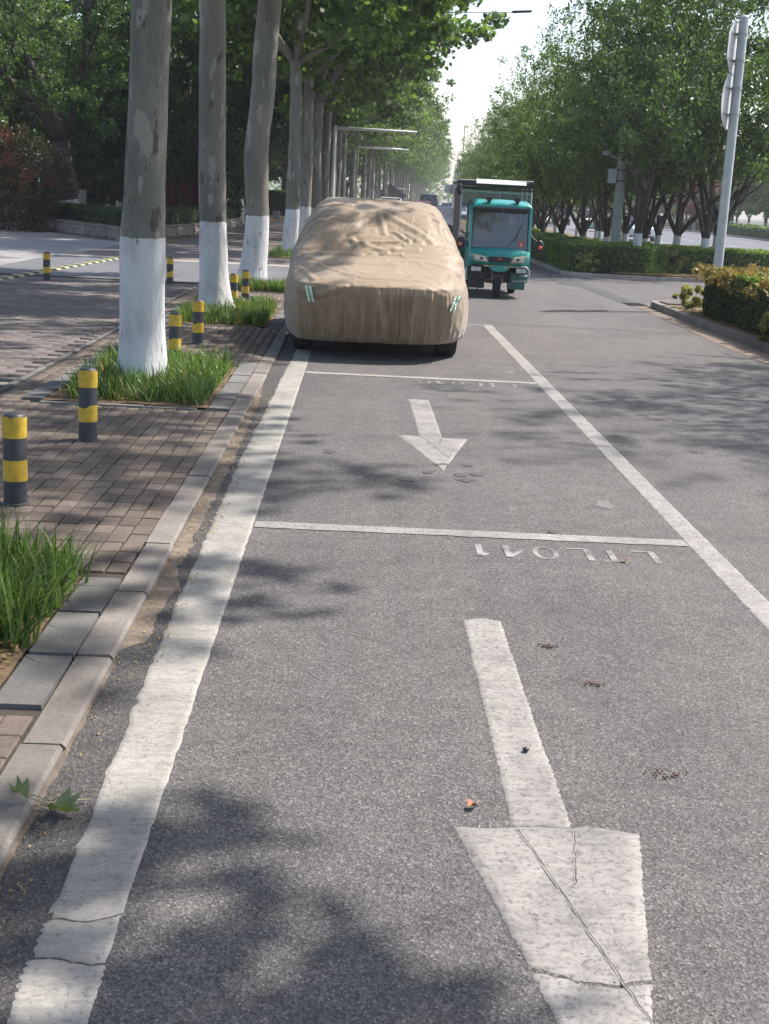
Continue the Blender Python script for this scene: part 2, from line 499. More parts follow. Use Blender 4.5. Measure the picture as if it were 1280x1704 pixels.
BW, BD = .097, .168
bm_ = paver_mesh(BW - .009, BD - .009, .02)
spots = []
y = 1.5; 
rows = int((24.3 - 1.5) / BD)
for j in range(rows):
    yy = 1.5 + j * BD
    for i in range(int(1.9 / BW)):
        xx = -.975 - (i + 1) * BW
        if in_bed(xx + BW / 2, yy + BD / 2): continue
        spots.append((xx, yy))
# those that show largest in the picture stay single bricks
def seen(s): return s[1] > 3.2 and s[0] > -.279 * s[1] - .12
vis = sorted([s for s in spots if seen(s)], key=lambda s: s[1])
single = vis[:300]; ss = set(single)
for (x, y) in single:
    o = link('brick', bm_, sidewalk)
    o.location = (x + R_.uniform(-.0015, .0015), y + R_.uniform(-.002, .002), SZ + R_.uniform(-.003, .002))
    o.rotation_euler = (R_.uniform(-.01, .01), R_.uniform(-.012, .012), R_.uniform(-.012, .012))
def piece_field(name, spots, w, d, mat, parent, z=SZ, jz=.003):
    n = len(spots); P = np.array(spots)
    r = .004; base = []
    for (a, zz) in ((0, -.02), (0, -r), (r, 0)):
        base += [(a, a, zz), (w - a, a, zz), (w - a, d - a, zz), (a, d - a, zz)]
    base = np.array(base)
    V = base[None] + np.concatenate([P, np.zeros((n, 1))], 1)[:, None, :]
    V[:, :, 2] += z + rng.uniform(-jz, jz, (n, 1)) + (base[None, :, 0] - w / 2) * rng.uniform(-.03, .03, (n, 1))
    F = [(8, 9, 10, 11)]
    for lv in (0, 4):
        for k in range(4): F.append((lv + k, lv + (k + 1) % 4, lv + 4 + (k + 1) % 4, lv + 4 + k))
    F = np.array(F)[None] + (np.arange(n) * 12)[:, None, None]
    o = link(name, npmesh(name, V.reshape(-1, 3), F.reshape(-1, 4), mat), parent)
    o['kind'] = 'stuff'; return o
piece_field('bricks_farther_off', [s for s in spots if s not in ss], BW - .009, BD - .009, M['brick'], sidewalk)
# inner walkway: darker, larger pavers laid across
sp = []
for j in range(int((24.4 - 1.5) / .155)):
    for i in range(17):
        x0 = -2.93 - (i + 1) * .255 + (j % 2) * .12
        if x0 > -2.95 - .2: continue
        sp.append((x0, 1.5 + j * .155))
piece_field('walkway_pavers', sp, .247, .147, M['brick_dark'], sidewalk)
# a border course of long stones between both
sp = [(-2.925, 1.5 + j * .402) for j in range(57)]
bs = paver_mesh(.045 + .0, .39, .02)
piece_field('border_course', sp, .05, .394, M['edging'], sidewalk)

# --- kerb stones along the road edge
kerb = thing('kerb', 'row of worn granite kerb stones between brick sidewalk and parking bays', 'kerb', (-.90, 2, 0)); kerb['kind'] = 'structure'; del kerb['category']
def kerb_mesh(L, w=.13, h=.027):
    m = MB(); c = .012
    prof = [(-w / 2, -.05), (w / 2, -.05), (w / 2, h - c), (w / 2 - c, h), (-w / 2, h)]
    m.add([(p[0], 0, p[1]) for p in prof] + [(p[0], L, p[1]) for p in prof],
          [(4, 3, 2, 1, 0), (5, 6, 7, 8, 9)] + [(k, (k + 1) % 5, (k + 1) % 5 + 5, k + 5) for k in range(5)])
    return m.mesh('kerb_stone', M['kerb'])
km = kerb_mesh(.785); km2 = kerb_mesh(.985)
y = .6
i = 0
while y < 60:
    L = .8 if y < 12 else 1.0
    if not (24.6 < y < 31.4):
        o = link('kerb_stone', km if L == .8 else km2, kerb)
        o.location = (-.003 + R_.uniform(-.005, .005), y - 2, R_.uniform(-.004, .004)); o.rotation_euler = (0, R_.uniform(-.01, .01), R_.uniform(-.004, .004))
    y += L; i += 1
for yy in (-8.,):
    pass
kf = strip('kerb_far_run', -.965, -.835, 60.2, 400, SZ + .004, M['kerb'], parent=None, thick=.05); kf['kind'] = 'structure'; kf.name = 'distant_kerb'

# --- tree beds: grey edging stones, soil, blades
def edging_mesh(L, w=.178):
    m = MB(); m.box(0, w, 0, L, -.03, .052, .008, .008); return m.mesh('edging_stone', M['edging'])
e_side = edging_mesh(.49); e_cross = edging_mesh(.09, .41)
def grass_mesh(name, w, d, nblade, hmin, hmax, seed, mat, edge=.05, skip=None, bias=None):
    r = np.random.default_rng(seed)
    P = np.stack([r.uniform(edge, w - edge, nblade), r.uniform(edge, d - edge, nblade)], 1)
    P += r.normal(0, .02, P.shape)
    if skip is not None:
        P = P[np.hypot(P[:, 0] - skip[0], P[:, 1] - skip[1]) > skip[2]]
    dens = noise3(np.c_[P * 3.1, np.full(len(P), seed)], seed)
    P = P[dens > -.45]
    n = len(P)
    h = r.uniform(hmin, hmax, n) * (1 + .35 * noise3(np.c_[P * 5, np.zeros(n)], seed + 3))
    az = r.uniform(0, 2 * PI, n); lean = np.abs(r.normal(.25, .28, n)) 
    wd = r.uniform(.004, .008, n)
    K = 4
    V = np.zeros((n, 2 * K, 3))
    side = np.stack([-np.sin(az + r.normal(0, .5, n)), np.cos(az), np.zeros(n)], 1)
    for k in range(K):
        t = k / (K - 1)
        out = (lean * t + 1.0 * lean * t * t) * h * .75
        z = h * (t - .28 * lean * t ** 3)
        c = np.stack([P[:, 0] + np.cos(az) * out, P[:, 1] + np.sin(az) * out, z], 1)
        ww = wd * (1 - t ** 2) + .0004
        V[:, 2 * k] = c - side * ww[:, None]; V[:, 2 * k + 1] = c + side * ww[:, None]
    F = np.array([(2 * k, 2 * k + 1, 2 * k + 3, 2 * k + 2) for k in range(K - 1)])
    F = F[None] + (np.arange(n) * 2 * K)[:, None, None]
    return npmesh(name, V.reshape(-1, 3), F.reshape(-1, 4), mat, True)
M['grass'] = m_leaf('grass_blades', (.055, .10, .022), (.20, .30, .085), .3, .4, var_scale=2)
M['grass_dry'] = m_leaf('dry_grass', (.28, .19, .08), (.42, .31, .15), .2, .7, var_scale=2)

def litter(name, x0, x1, y0, y1, z, n, size, mats, seed, parent=None):
    r = np.random.default_rng(seed)
    P = np.c_[r.uniform(x0, x1, n), r.uniform(y0, y1, n), np.full(n, z)]
    a = r.uniform(0, 2 * PI, n); L = r.uniform(.5, 1.3, n) * size; wd = L * r.uniform(.12, .45, n)
    t = np.c_[np.cos(a), np.sin(a), r.uniform(-.25, .25, n)]; b = np.c_[-np.sin(a), np.cos(a), r.uniform(-.3, .3, n)]
    V = np.stack([P - t * L[:, None], P - b * wd[:, None], P + t * L[:, None], P + b * wd[:, None]], 1)
    V[:, :, 2] = np.maximum(V[:, :, 2] - 0, z) + r.uniform(.001, .01, (n, 4))
    F = np.arange(4 * n).reshape(-1, 4)
    o = link(name, npmesh(name, V.reshape(-1, 3), F, mats), parent); o['kind'] = 'stuff'; return o

bed_names = ['grass tuft bed', 'sunlit grass bed', 'shaded grass bed', 'far grass bed']
tree_pos = [(-1.95, -8.3), (-1.95, -1.6), (-2.35, 5.1), (-1.85, 11.5), (-2.0, 18.7), (-2.02, 25.3)]
for bi, (y0, y1) in enumerate(BEDS):
    if bi > 3:
        c = curve_x(y0)
        s_ = MB(); s_.box(BX0 + c, BX1 + c, y0, y1, SZ - .01, SZ + .03); struct(s_.build('planting_soil', M['soil']))
        me = grass_mesh('grass', BX1 - BX0 + .3, y1 - y0, 2500, .10, .24, 50 + bi, M['grass'])
        o = link('grass', me); o.location = (BX0 + c - .1, y0, SZ + .02); tag(o, kind='stuff', label='green grass filling a distant tree bed along the sidewalk')
        continue
    nx, ny = 24, 40
    sx = np.linspace(BX0, BX1 + .02, nx); sy = np.linspace(y0 + .0, y1, ny)
    X, Y = np.meshgrid(sx, sy); Z = SZ + .006 + .012 * fbm(np.c_[X.ravel() * 4, Y.ravel() * 4, np.zeros(X.size)], 3, 5)
    V = np.c_[X.ravel(), Y.ravel(), Z]
    ii = np.arange(nx * ny).reshape(ny, nx)
    F = np.stack([ii[:-1, :-1].ravel(), ii[:-1, 1:].ravel(), ii[1:, 1:].ravel(), ii[1:, :-1].ravel()], 1)
    so = link('planting_soil', npmesh('planting_soil', V, F, M['soil'], True)); so['kind'] = 'structure'
    # edging: stones on the road side, front, back and inner side
    k = 0
    yy = y0 - .02
    while yy < y1 - .05:
        o = link('edging_stone', e_side, so); o.location = (BX1 + .022, yy, SZ - .042 + R_.uniform(-.004, .004)); o.rotation_euler = (0, 0, R_.uniform(-.008, .008)); yy += .5
    xx = BX0
    while xx < BX1 - .35:
        for ye in (y0 - .11, y1 + .01):
            o = link('edging_stone', e_cross, so); o.location = (xx, ye, SZ - .046 + R_.uniform(-.004, .004))
        xx += .41
    yy = y0
    while yy < y1 - .05:
        o = link('edging_stone', e_side, so); o.location = (BX0 - .16, yy, SZ - .035 + R_.uniform(-.006, .006)); o.rotation_euler = (0, R_.uniform(-.05, .05), R_.uniform(-.02, .02)); yy += .5
    nb = (5200, 5600, 5200, 4000)[bi]
    hm = ((.16, .32), (.08, .22), (.09, .22), (.09, .22))[bi]
    tr = {1: (-1.85 - BX0, 11.5 - y0, .2), 2: (-2.0 - BX0, 18.7 - y0, .2)}.get(bi)
    off = .45 if bi == 0 else 0.03
    me = grass_mesh('grass', BX1 - BX0 + (0 if bi else .04), y1 - y0 - off - .03, nb, hm[0], hm[1], 30 + bi, M['grass'], skip=None if tr is None else (tr[0], tr[1] - off, tr[2]))
    o = link('grass', me); o.location = (BX0 + .02, y0 + off, SZ + .01)
    tag(o, kind='stuff', label=['long green grass in the nearest kerbside bed', 'grass around the nearest white-based trunk', 'shaded grass around the second white-based trunk', 'grass around the third white-based trunk'][bi])
    if bi == 0:
        me = grass_mesh('grass', BX1 - BX0, .8, 260, .05, .16, 77, M['grass']); o = link('grass', me); o.location = (BX0, y0 + .05, SZ + .01); o['kind'] = 'stuff'
    me = grass_mesh('dry_blades', BX1 - BX0, y1 - y0 - .1, 420, .06, .2, 130 + bi, M['grass_dry']); o = link('dry_blades', me); o.location = (BX0, y0 + .05, SZ + .01); o['kind'] = 'stuff'
    litter('dry_litter', BX0 + .05, BX1, y0 + .05, y1 - .05, SZ + .03, 1500 if bi == 0 else 700, .022, M['grass_dry'], 60 + bi)
litter('gutter_straw', -.835, -.66, 4.6, 11.5, .004, 900, .009, M['grass_dry'], 91)
litter('gutter_straw', -.835, -.74, 2.2, 4.6, .004, 200, .007, M['grass_dry'], 92)

# tan dust washed along the gutter, as an uneven thin skin
def ragged(name, xs0, xs1, ys, z, mat, parent=None, amp0=.0, amp1=.0, seed=0, step=.02, kind=None, thick=0.0, f0=11., f1=11.):
    yv = np.arange(ys[0], ys[1] + step / 2, step)
    n = len(yv)
    a = np.interp(yv, *zip(*xs0)) + amp0 * fbm(np.c_[yv * f0, np.full(n, .3), np.full(n, seed)], 3, seed)
    b = np.interp(yv, *zip(*xs1)) + amp1 * fbm(np.c_[yv * f1, np.full(n, 9.3), np.full(n, seed)], 3, seed + 5)
    b = np.maximum(b, a + .001)
    V = np.stack([np.c_[a, yv, np.full(n, z)], np.c_[b, yv, np.full(n, z)]], 1).reshape(-1, 3)
    F = np.array([(2 * i, 2 * i + 1, 2 * i + 3, 2 * i + 2) for i in range(n - 1)])
    o = link(name, npmesh(name, V, F, mat), parent)
    if kind: o['kind'] = kind
    return o
ragged('gutter_dust', [(0, -.84), (30, -.84)], [(4.7, -.835), (4.85, -.755), (5.6, -.735), (5.9, -.77), (6.3, -.765), (7.5, -.76), (9, -.765), (11, -.785), (12, -.83)], (4.6, 12), .004, M['dust'], amp1=.014, seed=3, kind='structure')
ragged('gutter_dust', [(0, -.84), (30, -.84)], [(1.9, -.832), (3.4, -.822), (4.6, -.83)], (1.9, 4.6), .004, M['dust'], amp1=.006, seed=4, kind='structure')

ragged('gutter_asphalt', [(0, -.86), (60, -.86)], [(0, -.66), (14, -.66), (24, -.66)], (.6, 24), .0022, M['gutter_asph'], amp1=.0, seed=9, kind='structure', step=.3)
# --- parking marks (children of the road): thick thermoplastic with scalloped edges and cracks
def marking(name, pieces, seed, amp=.006, z=.0034, step=.007, mat='paint'):
    """pieces: list of (y0,y1,[(y,x0)..],[(y,x1)..]); the near part has drip scallops"""
    for k, (y0, y1, a, b, am0, am1) in enumerate(pieces):
        yv = np.arange(y0, y1, step if y1 < 12 else .05); yv = np.append(yv, y1); n = len(yv)
        def edge(pts, am, sd):
            x = np.interp(yv, *zip(*pts))
            sc = np.abs(np.sin(yv * PI / .036 + 1.6 * noise3(np.c_[yv * 3, yv * 0, yv * 0 + sd], sd)))
            return x, am * (sc ** .7 * (.8 + .5 * noise3(np.c_[yv * 5, yv * 0, yv * 0], sd)) + .3 * noise3(np.c_[yv * 9, yv * 0, yv * 0], sd + 1)) + .0022 * fbm(np.c_[yv * 70, yv * 0, yv * 0], 2, sd + 2)
        xa, da = edge(a, am0, seed + k); xb, db = edge(b, am1, seed + 50 + k)
        xa = xa - da; xb = xb + db
        NC = 14; V = np.zeros((n, NC, 3))
        q = np.linspace(0, 1, NC - 2)
        V[:, 0, 0] = xa; V[:, -1, 0] = xb; V[:, 1:-1, 0] = (xa + .003)[:, None] + q[None] * (xb - xa - .006)[:, None]
        V[:, :, 1] = yv[:, None]; V[:, 1:-1, 2] = z; V[:, 0, 2] = V[:, -1, 2] = .0005
        V[:, 1:-1, 2] += .0012 * noise3(np.c_[(V[:, 1:-1, :2] * 24).reshape(-1, 2), np.zeros(n * (NC - 2))], seed).reshape(n, NC - 2)
        for row, sg in ((0, 1), (-1, -1)):   # broken, wavy ends
            xr = V[row, :, 0]; yr = yv[row]
            wv_ = .016 * fbm(np.c_[xr * 14, xr * 0 + round(yr, 1) * 7, xr * 0], 3, 5) + .05 * noise3(np.c_[xr * 3, xr * 0 + round(yr, 1) * 7, xr * 0], 6) * (am0 > .002)
            K_ = 12
            for t_ in range(min(K_, n // 2)):
                i = t_ if row == 0 else n - 1 - t_
                V[i, :, 1] += wv_ * (1 - t_ / K_)
            V[row, :, 2] = .0005
        V = V.reshape(-1, 3); F = []
        for i in range(n - 1):
            for q in range(NC - 1): F.append((NC * i + q, NC * i + q + 1, NC * i + q + NC + 1, NC * i + q + NC))
        o = link(name, npmesh(name, V, np.array(F), M[mat]), road)
    return o
L0 = [(0, -.655), (2.66, -.66), (5.4, -.70), (8.6, -.715), (14, -.67), (60, -.67)]
L1 = [(0, -.50), (60, -.50)]
cuts = [0.6, 2.30, 2.685, 2.86, 14.0]
ps = []
for a, b in zip(cuts[:-1], cuts[1:]): ps.append((a + .006, b - .006, L0, L1, .015, .004))
ps.append((14.01, 24.4, L0, L1, .004, .003))
marking('bay_line', ps, 1)
R0 = [(0, 1.80), (60, 1.81)]; R1 = [(0, 1.93), (8, 1.93), (19.05, 1.945), (60, 1.94)]
marking('bay_line', [(.6, 5.0, R0, R1, .003, .003), (5.008, 9.6, R0, R1, .003, .003), (9.61, 19.08, R0, R1, .003, .003)], 21, mat='paint_arrow')
def crossline(y0, y1, x0, x1, seed, parent=road, mat='paint_thin', z=.0035):
    n = int((x1 - x0) / .02) + 1
    xv = np.linspace(x0, x1, n)
    ya = y0 + .005 * fbm(np.c_[xv * 8, xv * 0, xv * 0], 3, seed); yb = y1 + .005 * fbm(np.c_[xv * 8, xv * 0, xv * 0 + 5], 3, seed)
    V = np.stack([np.c_[xv, ya, xv * 0 + z], np.c_[xv, yb, xv * 0 + z]], 1).reshape(-1, 3)
    F = np.array([(2 * i, 2 * i + 2, 2 * i + 3, 2 * i + 1) for i in range(n - 1)])
    return link('bay_line', npmesh('bay_line', V, F, M[mat]), parent)
crossline(6.70, 6.83, -.49, 1.795, 31)
crossline(12.93, 13.05, -.49, 1.80, 32, mat='paint')
crossline(19.10, 19.20, 1.45, 1.94, 33)
# arrows
def arrow(yt, yh, ytip, seed, crack=None):
    sh = [(yh + .004, yt, [(0, .49 + .02), (60, .49)], [(0, .675), (60, .665)], .004, .004)]
    sh[0] = (yh + .004, yt, [(yh, .50), (yt, .475 if seed > 60 else .50)], [(yh, .665), (yt, .655)], .004, .004)
    marking('arrow_shaft', sh, seed, mat='paint_arrow')
    hd = []
    cs = [ytip] + ([crack] if crack else []) + [yh]
    for a, b in zip(cs[:-1], cs[1:]):
        hd.append((a + .006, b - (.002 if b == yh else .012), [(ytip, .60), (yh, .335)], [(ytip, .605), (yh, .855)], .003, .004))
    marking('arrow_head', hd, seed + 3, mat='paint_arrow')
    # raised seams where the strips of paint overlap
    r = random.Random(seed)
    for (p, q) in (((.51, yh), (.70, 2.50) if crack else (.67, 8.85)), ((.668, yh), (.625, yh - .30))):
        m = MB(); pts = []; k = 24
        for i in range(k + 1):
            t = i / k; pts.append((p[0] + (q[0] - p[0]) * t + r.uniform(-.003, .003), p[1] + (q[1] - p[1]) * t, .0055))
        m.tube([(a, b, .0020) for a, b, c in pts], [.0034 + r.uniform(-.0012, .0010) for _ in pts], 6)
        m2 = MB(); vs2 = []
        for a, b, c in pts: vs2 += [(a + .0030, b, .0052), (a + .0056, b, .0052)]
        m2.add(vs2, [(2 * i, 2 * i + 1, 2 * i + 3, 2 * i + 2) for i in range(len(pts) - 1)]); m2.build('seam_crack', M['seam'], road, fix=False)
        m.build('paint_seam', M['paint_arrow'], road, smooth=True)
arrow(5.27, 3.39, 1.95, 41, 2.70)
arrow(11.50, 9.65, 8.45, 71)
# bay numbers, facing the other way, nearly worn off
def glyph(ch, h, wd):
    t = .035
    S_ = {'L': [((0, 0), (0, h)), ((0, 0), (wd, 0))], 'T': [((wd / 2, 0), (wd / 2, h)), ((0, h), (wd, h))],
          '1': [((wd * .5, 0), (wd * .5, h)), ((wd * .5, h), (wd * .15, h * .78))], '4': [((wd * .75, 0), (wd * .75, h)), ((wd * .75, h), (0, h * .3)), ((0, h * .3), (wd, h * .3))]}
    if ch == '0': return [[(wd / 2 + wd / 2 * math.cos(a), h / 2 + h / 2 * math.sin(a)) for a in np.linspace(0, 2 * PI, 25)]]
    return [list(s) for s in S_[ch]]
def number(text, xr, yb, h, wd, adv, seed):
    """text read from the far side: starts at the right, upside down to us"""
    r = random.Random(seed); kq = 0
    for i, ch in enumerate(text):
        m = MB()
        for s in glyph(ch, h, wd):
            for a, b in zip(s[:-1], s[1:]):
                d = Vector((b[0] - a[0], b[1] - a[1])); L = d.length; d /= L; nn = Vector((-d.y, d.x))
                vert = abs(d.y) > .7
                tw = .017 if vert else .009
                if ch == '0': tw = .013
                cs = []
                for (q, sg) in ((a, -1), (a, 1), (b, 1), (b, -1)):
                    cs.append(Vector(q) + nn * tw * sg)
                X = lambda v: (xr - i * adv - v.x, yb - v.y + 0.0, .0020)
                kq += 1; m.quad(*[(v_[0], v_[1], v_[2] + .0004 * (kq % 4) * (ch != '0')) for v_ in (X(cs[0]), X(cs[1]), X(cs[2]), X(cs[3]))])
        m.build('bay_number_character', M['faded'], road, fix=False)
number('LTL041', 1.56, 6.55, .22, .105, .168, 1)
number('LTL040', 1.55, 12.82, .22, .105, .165, 2)
for (x, y, s) in ((1.52, 7.6, .16), (1.62, 13.75, .17)):   # small stamped emblem beside the bay number
    m = MB(); pr = [(-.4, 0), (-.25, .22), (-.18, .5), (.02, .42), (.2, .5), (.22, .2), (.4, .02), (.22, -.12), (.1, -.36), (-.16, -.22)]
    m.add([(x + s * a, y + s * b * 2.0, .0020) for a, b in pr] , [tuple(range(len(pr) - 1, -1, -1))])
    m.build('stamped_emblem', M['faint'], road)

# asphalt repair strips and seams
def sheet(name, pts, z, mat, parent=road):
    m = MB(); m.add([(*p, z) for p in pts], [tuple(range(len(pts)))]); return m.build(name, mat, parent, fix=False)
sheet('repair_patch', [(5.0, 25.3), (5.36, 25.3), (5.3, 34.3), (4.75, 34.3), (4.6, 31), (4.95, 30)], .004, M['patch'])
sheet('repair_patch', [(4.2, 31.9), (4.7, 31.9), (4.7, 33.6), (4.2, 33.6)], .004, M['patch'])
sheet('gutter_crust', [(4.95, 15), (5.34, 15), (5.34, 25.2), (5.12, 25.0), (5.05, 21), (4.9, 18)], .004, M['dust'])
def seam(pts, w=.012, z=.0038):
    m = MB(); r = random.Random(int(abs(pts[0][0] * 100)))
    P = [];
    for (a, b) in zip(pts[:-1], pts[1:]):
        for k in range(14):
            t = k / 14; P.append((a[0] + (b[0] - a[0]) * t, a[1] + (b[1] - a[1]) * t + r.uniform(-.03, .03)))
    P.append(pts[-1]); vs = []; fs = []
    for p in P: vs += [(p[0], p[1] - w, z), (p[0], p[1] + w, z)]
    for i in range(len(P) - 1): fs.append((2 * i, 2 * i + 2, 2 * i + 3, 2 * i + 1))
    m.add(vs, fs); return m.build('tar_seam', M['seam'], road, fix=False)
seam([(1.97, 19.5), (4.95, 19.35)])
# drain grate at the island corner
dg = thing('drain_grate', 'dark iron drain grate in the gutter at the corner of the right island', 'grate', (5.2, 25.0, .0))
m = MB()
for k in range(7): m.box(-.14, .14, -.3 + k * .09, -.26 + k * .09, .002, .016)
m.build('bar', M['dark_metal'], dg); m = MB(); m.box(-.17, -.14, -.32, .32, .002, .018); m.box(.14, .17, -.32, .32, .002, .018); m.build('frame', M['dark_metal'], dg)

# --- raised islands on the right
def island(name, outline, z, kmat, soil, groupname):
    """outline: polygon counter-clockwise; returns the soil block, with kerb stones along it"""
    m = MB(); m.prism(outline, -.02, z - .02)
    so = struct(m.build(name, soil))
    per = outline + [outline[0]]
    kk = {}
    for a, b in zip(per[:-1], per[1:]):
        d = Vector((b[0] - a[0], b[1] - a[1])); L = d.length
        if min(a[1], b[1]) < 2 and max(a[1], b[1]) < 3: continue
        nst = max(1, round(L / 1.0)); sl = L / nst
        key = round(sl, 2)
        if key not in kk:
            q = MB(); q.box(0, sl - .012, -.02, .13, -.02, z, 0, .008); kk[key] = q.mesh('kerb_stone', kmat)
        ang = math.atan2(d.y, d.x)
        for i in range(nst):
            t = (i * sl) / L
            o = link('kerb_stone', kk[key], so)
            o.location = (a[0] + d.x * t, a[1] + d.y * t, R_.uniform(-.006, .006)); o.rotation_euler = (0, R_.uniform(-.006, .006), ang)
    return so
def arc(cx, cy, r, a0, a1, n): return [(cx + r * math.cos(a), cy + r * math.sin(a)) for a in np.linspace(math.radians(a0), math.radians(a1), n)]
M['kerb_island'] = M['kerb_far']
near_is = island('near_island', [(12.6, 2.5)] + arc(11.1, 23.9, 1.5, 0, 90, 5) + arc(6.5, 24.3, 1.12, 90, 180, 6) + [(5.36, 14.5), (5.34, 2.5)], .11, M['kerb'], M['soil'], 'n')
med = island('median_island', [(5.36, 35.6)] + arc(6.0, 35.1, .65, 180, 270, 4) + [(9.0, 34.6), (12.6, 38.5), (12.6, 60), (5.36, 60)], .095, M['kerb_far'], M['soil'], 'm')
struct(strip('far_median', 5.36, 12.6, 60.1, 420, .12, M['soil'], thick=.14))
struct(strip('far_verge', 30.0, 60, -12, 420, .12, M['ground'], thick=.14))
struct(strip('far_verge_kerb', 29.7, 30.0, -12, 420, .14, M['kerb_far'], thick=.14))
struct(strip('carriageway_edge_line', 29.0, 29.2, 20, 420, .004, M['white_paint']))
struct(strip('carriageway_edge_line', 13.1, 13.25, 20, 420, .004, M['white_paint']))
for k in range(28):
    yy = 30 + k * 12
    for xx in (17.2, 21.2, 25.2):
        q = MB(); c = curve_x(yy); h = math.tan(-heading(yy)) * 5
        q.quad((xx + c, yy, .004), (xx + .14 + c, yy, .004), (xx + .14 + c + h, yy + 5, .004), (xx + c + h, yy + 5, .004))
        q.build('lane_dash', M['white_paint'], carriageway, fix=False)
# worn brick strip behind the corner kerb
m = MB(); m.box(5.6, 6.6, 24.15, 25.0, .05, .112); struct(m.build('corner_paving', M['brick_dark']))

# ================================================================== VEGETATION
M['plane_leaf'] = m_leaf('plane_leaf', (.04, .075, .022), (.17, .25, .07), .42, .45)
M['median_leaf'] = m_leaf('median_leaf', (.042, .082, .030), (.17, .25, .085), .34, .36, var_scale=.8)
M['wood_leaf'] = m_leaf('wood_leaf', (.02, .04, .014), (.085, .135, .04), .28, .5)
M['light_leaf'] = m_leaf('light_leaf', (.08, .14, .04), (.22, .32, .10), .35, .5)
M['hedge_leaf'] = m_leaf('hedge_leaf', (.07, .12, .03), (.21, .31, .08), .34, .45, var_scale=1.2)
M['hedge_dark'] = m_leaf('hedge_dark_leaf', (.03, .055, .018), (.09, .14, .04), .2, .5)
M['hedge_lime_sunlit'] = m_leaf('hedge_lime_sunlit_leaf', (.11, .18, .03), (.30, .40, .08), .3, .45, var_scale=1.2)  # lighter leaf for hedge tops, sunlight put into the colour
M['orange_leaf'] = m_leaf('photinia_tip_leaf', (.16, .16, .05), (.46, .34, .14), .3, .45, (1.4, 1.1, .6), 1.5)
M['red_leaf'] = m_leaf('red_leaf', (.14, .045, .03), (.34, .11, .07), .25, .5, (1.5, .9, .7), 1.5)
M['brown_leaf'] = m_leaf('brownish_leaf', (.035, .04, .018), (.12, .095, .045), .2, .5)
M['yellow_leaf'] = m_leaf('pale_shrub_leaf', (.20, .22, .06), (.42, .42, .16), .3, .5, (1.3, 1.3, .7), 1.5)
M['core'] = plain('twig_core', (.025, .03, .015), .9)
M['plane_bark'] = m_bark('plane_bark', (.15, .145, .12), (.25, .24, .205), (.315, .30, .255))
M['far_bark'] = m_bark('far_plane_bark', (.13, .125, .10), (.24, .235, .19), (.36, .36, .30))
M['median_bark'] = m_bark('median_bark', (.045, .038, .032), (.10, .085, .07), (.15, .13, .11), paint_h=.95)
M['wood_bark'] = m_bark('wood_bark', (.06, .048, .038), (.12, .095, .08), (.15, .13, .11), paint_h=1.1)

MAPLE = [(0, -.5, 0), (.30, -.40, .05), (.55, -.12, .1), (.30, .02, .04), (.42, .38, .1), (.14, .24, .03), (0, .58, .02), (-.14, .24, .03), (-.42, .38, .1), (-.30, .02, .04), (-.55, -.12, .1), (-.30, -.40, .05)]
SIMPLE = [(0, -.5, 0), (.26, -.05, .07), (0, .5, -.04), (-.26, -.05, .07)]
LANCE = [(0, -.5, 0), (.19, 0, .06), (0, .5, -.04), (-.19, 0, .06)]
def leaves(P, size, shape, seed, up=1.0, jitter=.35, tangent=None):
    r = np.random.default_rng(seed)
    n = len(P); sh = np.array(shape)
    nn = r.normal(0, 1, (n, 3)); nn[:, 2] = nn[:, 2] * .6 + up; nn /= np.linalg.norm(nn, axis=1)[:, None]
    t = r.normal(0, 1, (n, 3)) if tangent is None else tangent + r.normal(0, .5, (n, 3))
    t -= nn * (t * nn).sum(1)[:, None]; t /= np.linalg.norm(t, axis=1)[:, None]
    b = np.cross(nn, t)
    s = size * r.uniform(1 - jitter, 1 + jitter, n)
    V = P[:, None, :] + s[:, None, None] * (sh[None, :, 0:1] * b[:, None] + sh[None, :, 1:2] * t[:, None] + sh[None, :, 2:3] * nn[:, None])
    F = np.arange(n * len(sh)).reshape(n, len(sh))
    return V.reshape(-1, 3), F

def clump_points(centers, rad, per, seed, squash=.6, hollow=False):
    r = np.random.default_rng(seed)
    c = np.repeat(centers, per, axis=0)
    rr = np.repeat(rad if hasattr(rad, '__len__') else np.full(len(centers), rad), per)
    d = r.normal(0, 1, c.shape); d /= np.linalg.norm(d, axis=1)[:, None]
    q = r.uniform(0, 1, len(c)) ** (.45)
    d *= (rr * q)[:, None]; d[:, 2] *= squash
    return c + d

def ell_shell(n, c, rad, seed, inner=.45, zmin=None, lump=.25):
    r = np.random.default_rng(seed)
    d = r.normal(0, 1, (n, 3)); d /= np.linalg.norm(d, axis=1)[:, None]
    q = r.uniform(inner ** 3, 1, n) ** (1 / 3)
    q *= 1 + lump * noise3(d * 2.2 + seed, seed)
    p = d * q[:, None] * np.array(rad) + np.array(c)
    if zmin is not None: p = p[p[:, 2] > zmin]
    return p

def limb(m, r, p0, direc, L, r0, r1, n=8, bend=.25, up=.15, segs=6):
    pts = [Vector(p0)]; d = Vector(direc).normalized()
    for i in range(segs):
        d = (d + Vector((r.uniform(-bend, bend), r.uniform(-bend, bend), r.uniform(-bend, bend) + up)) * .5).normalized()
        pts.append(pts[-1] + d * (L / segs))
    rads = [r0 + (r1 - r0) * (i / segs) for i in range(segs + 1)]
    m.tube(pts, rads, n)
    return pts, d

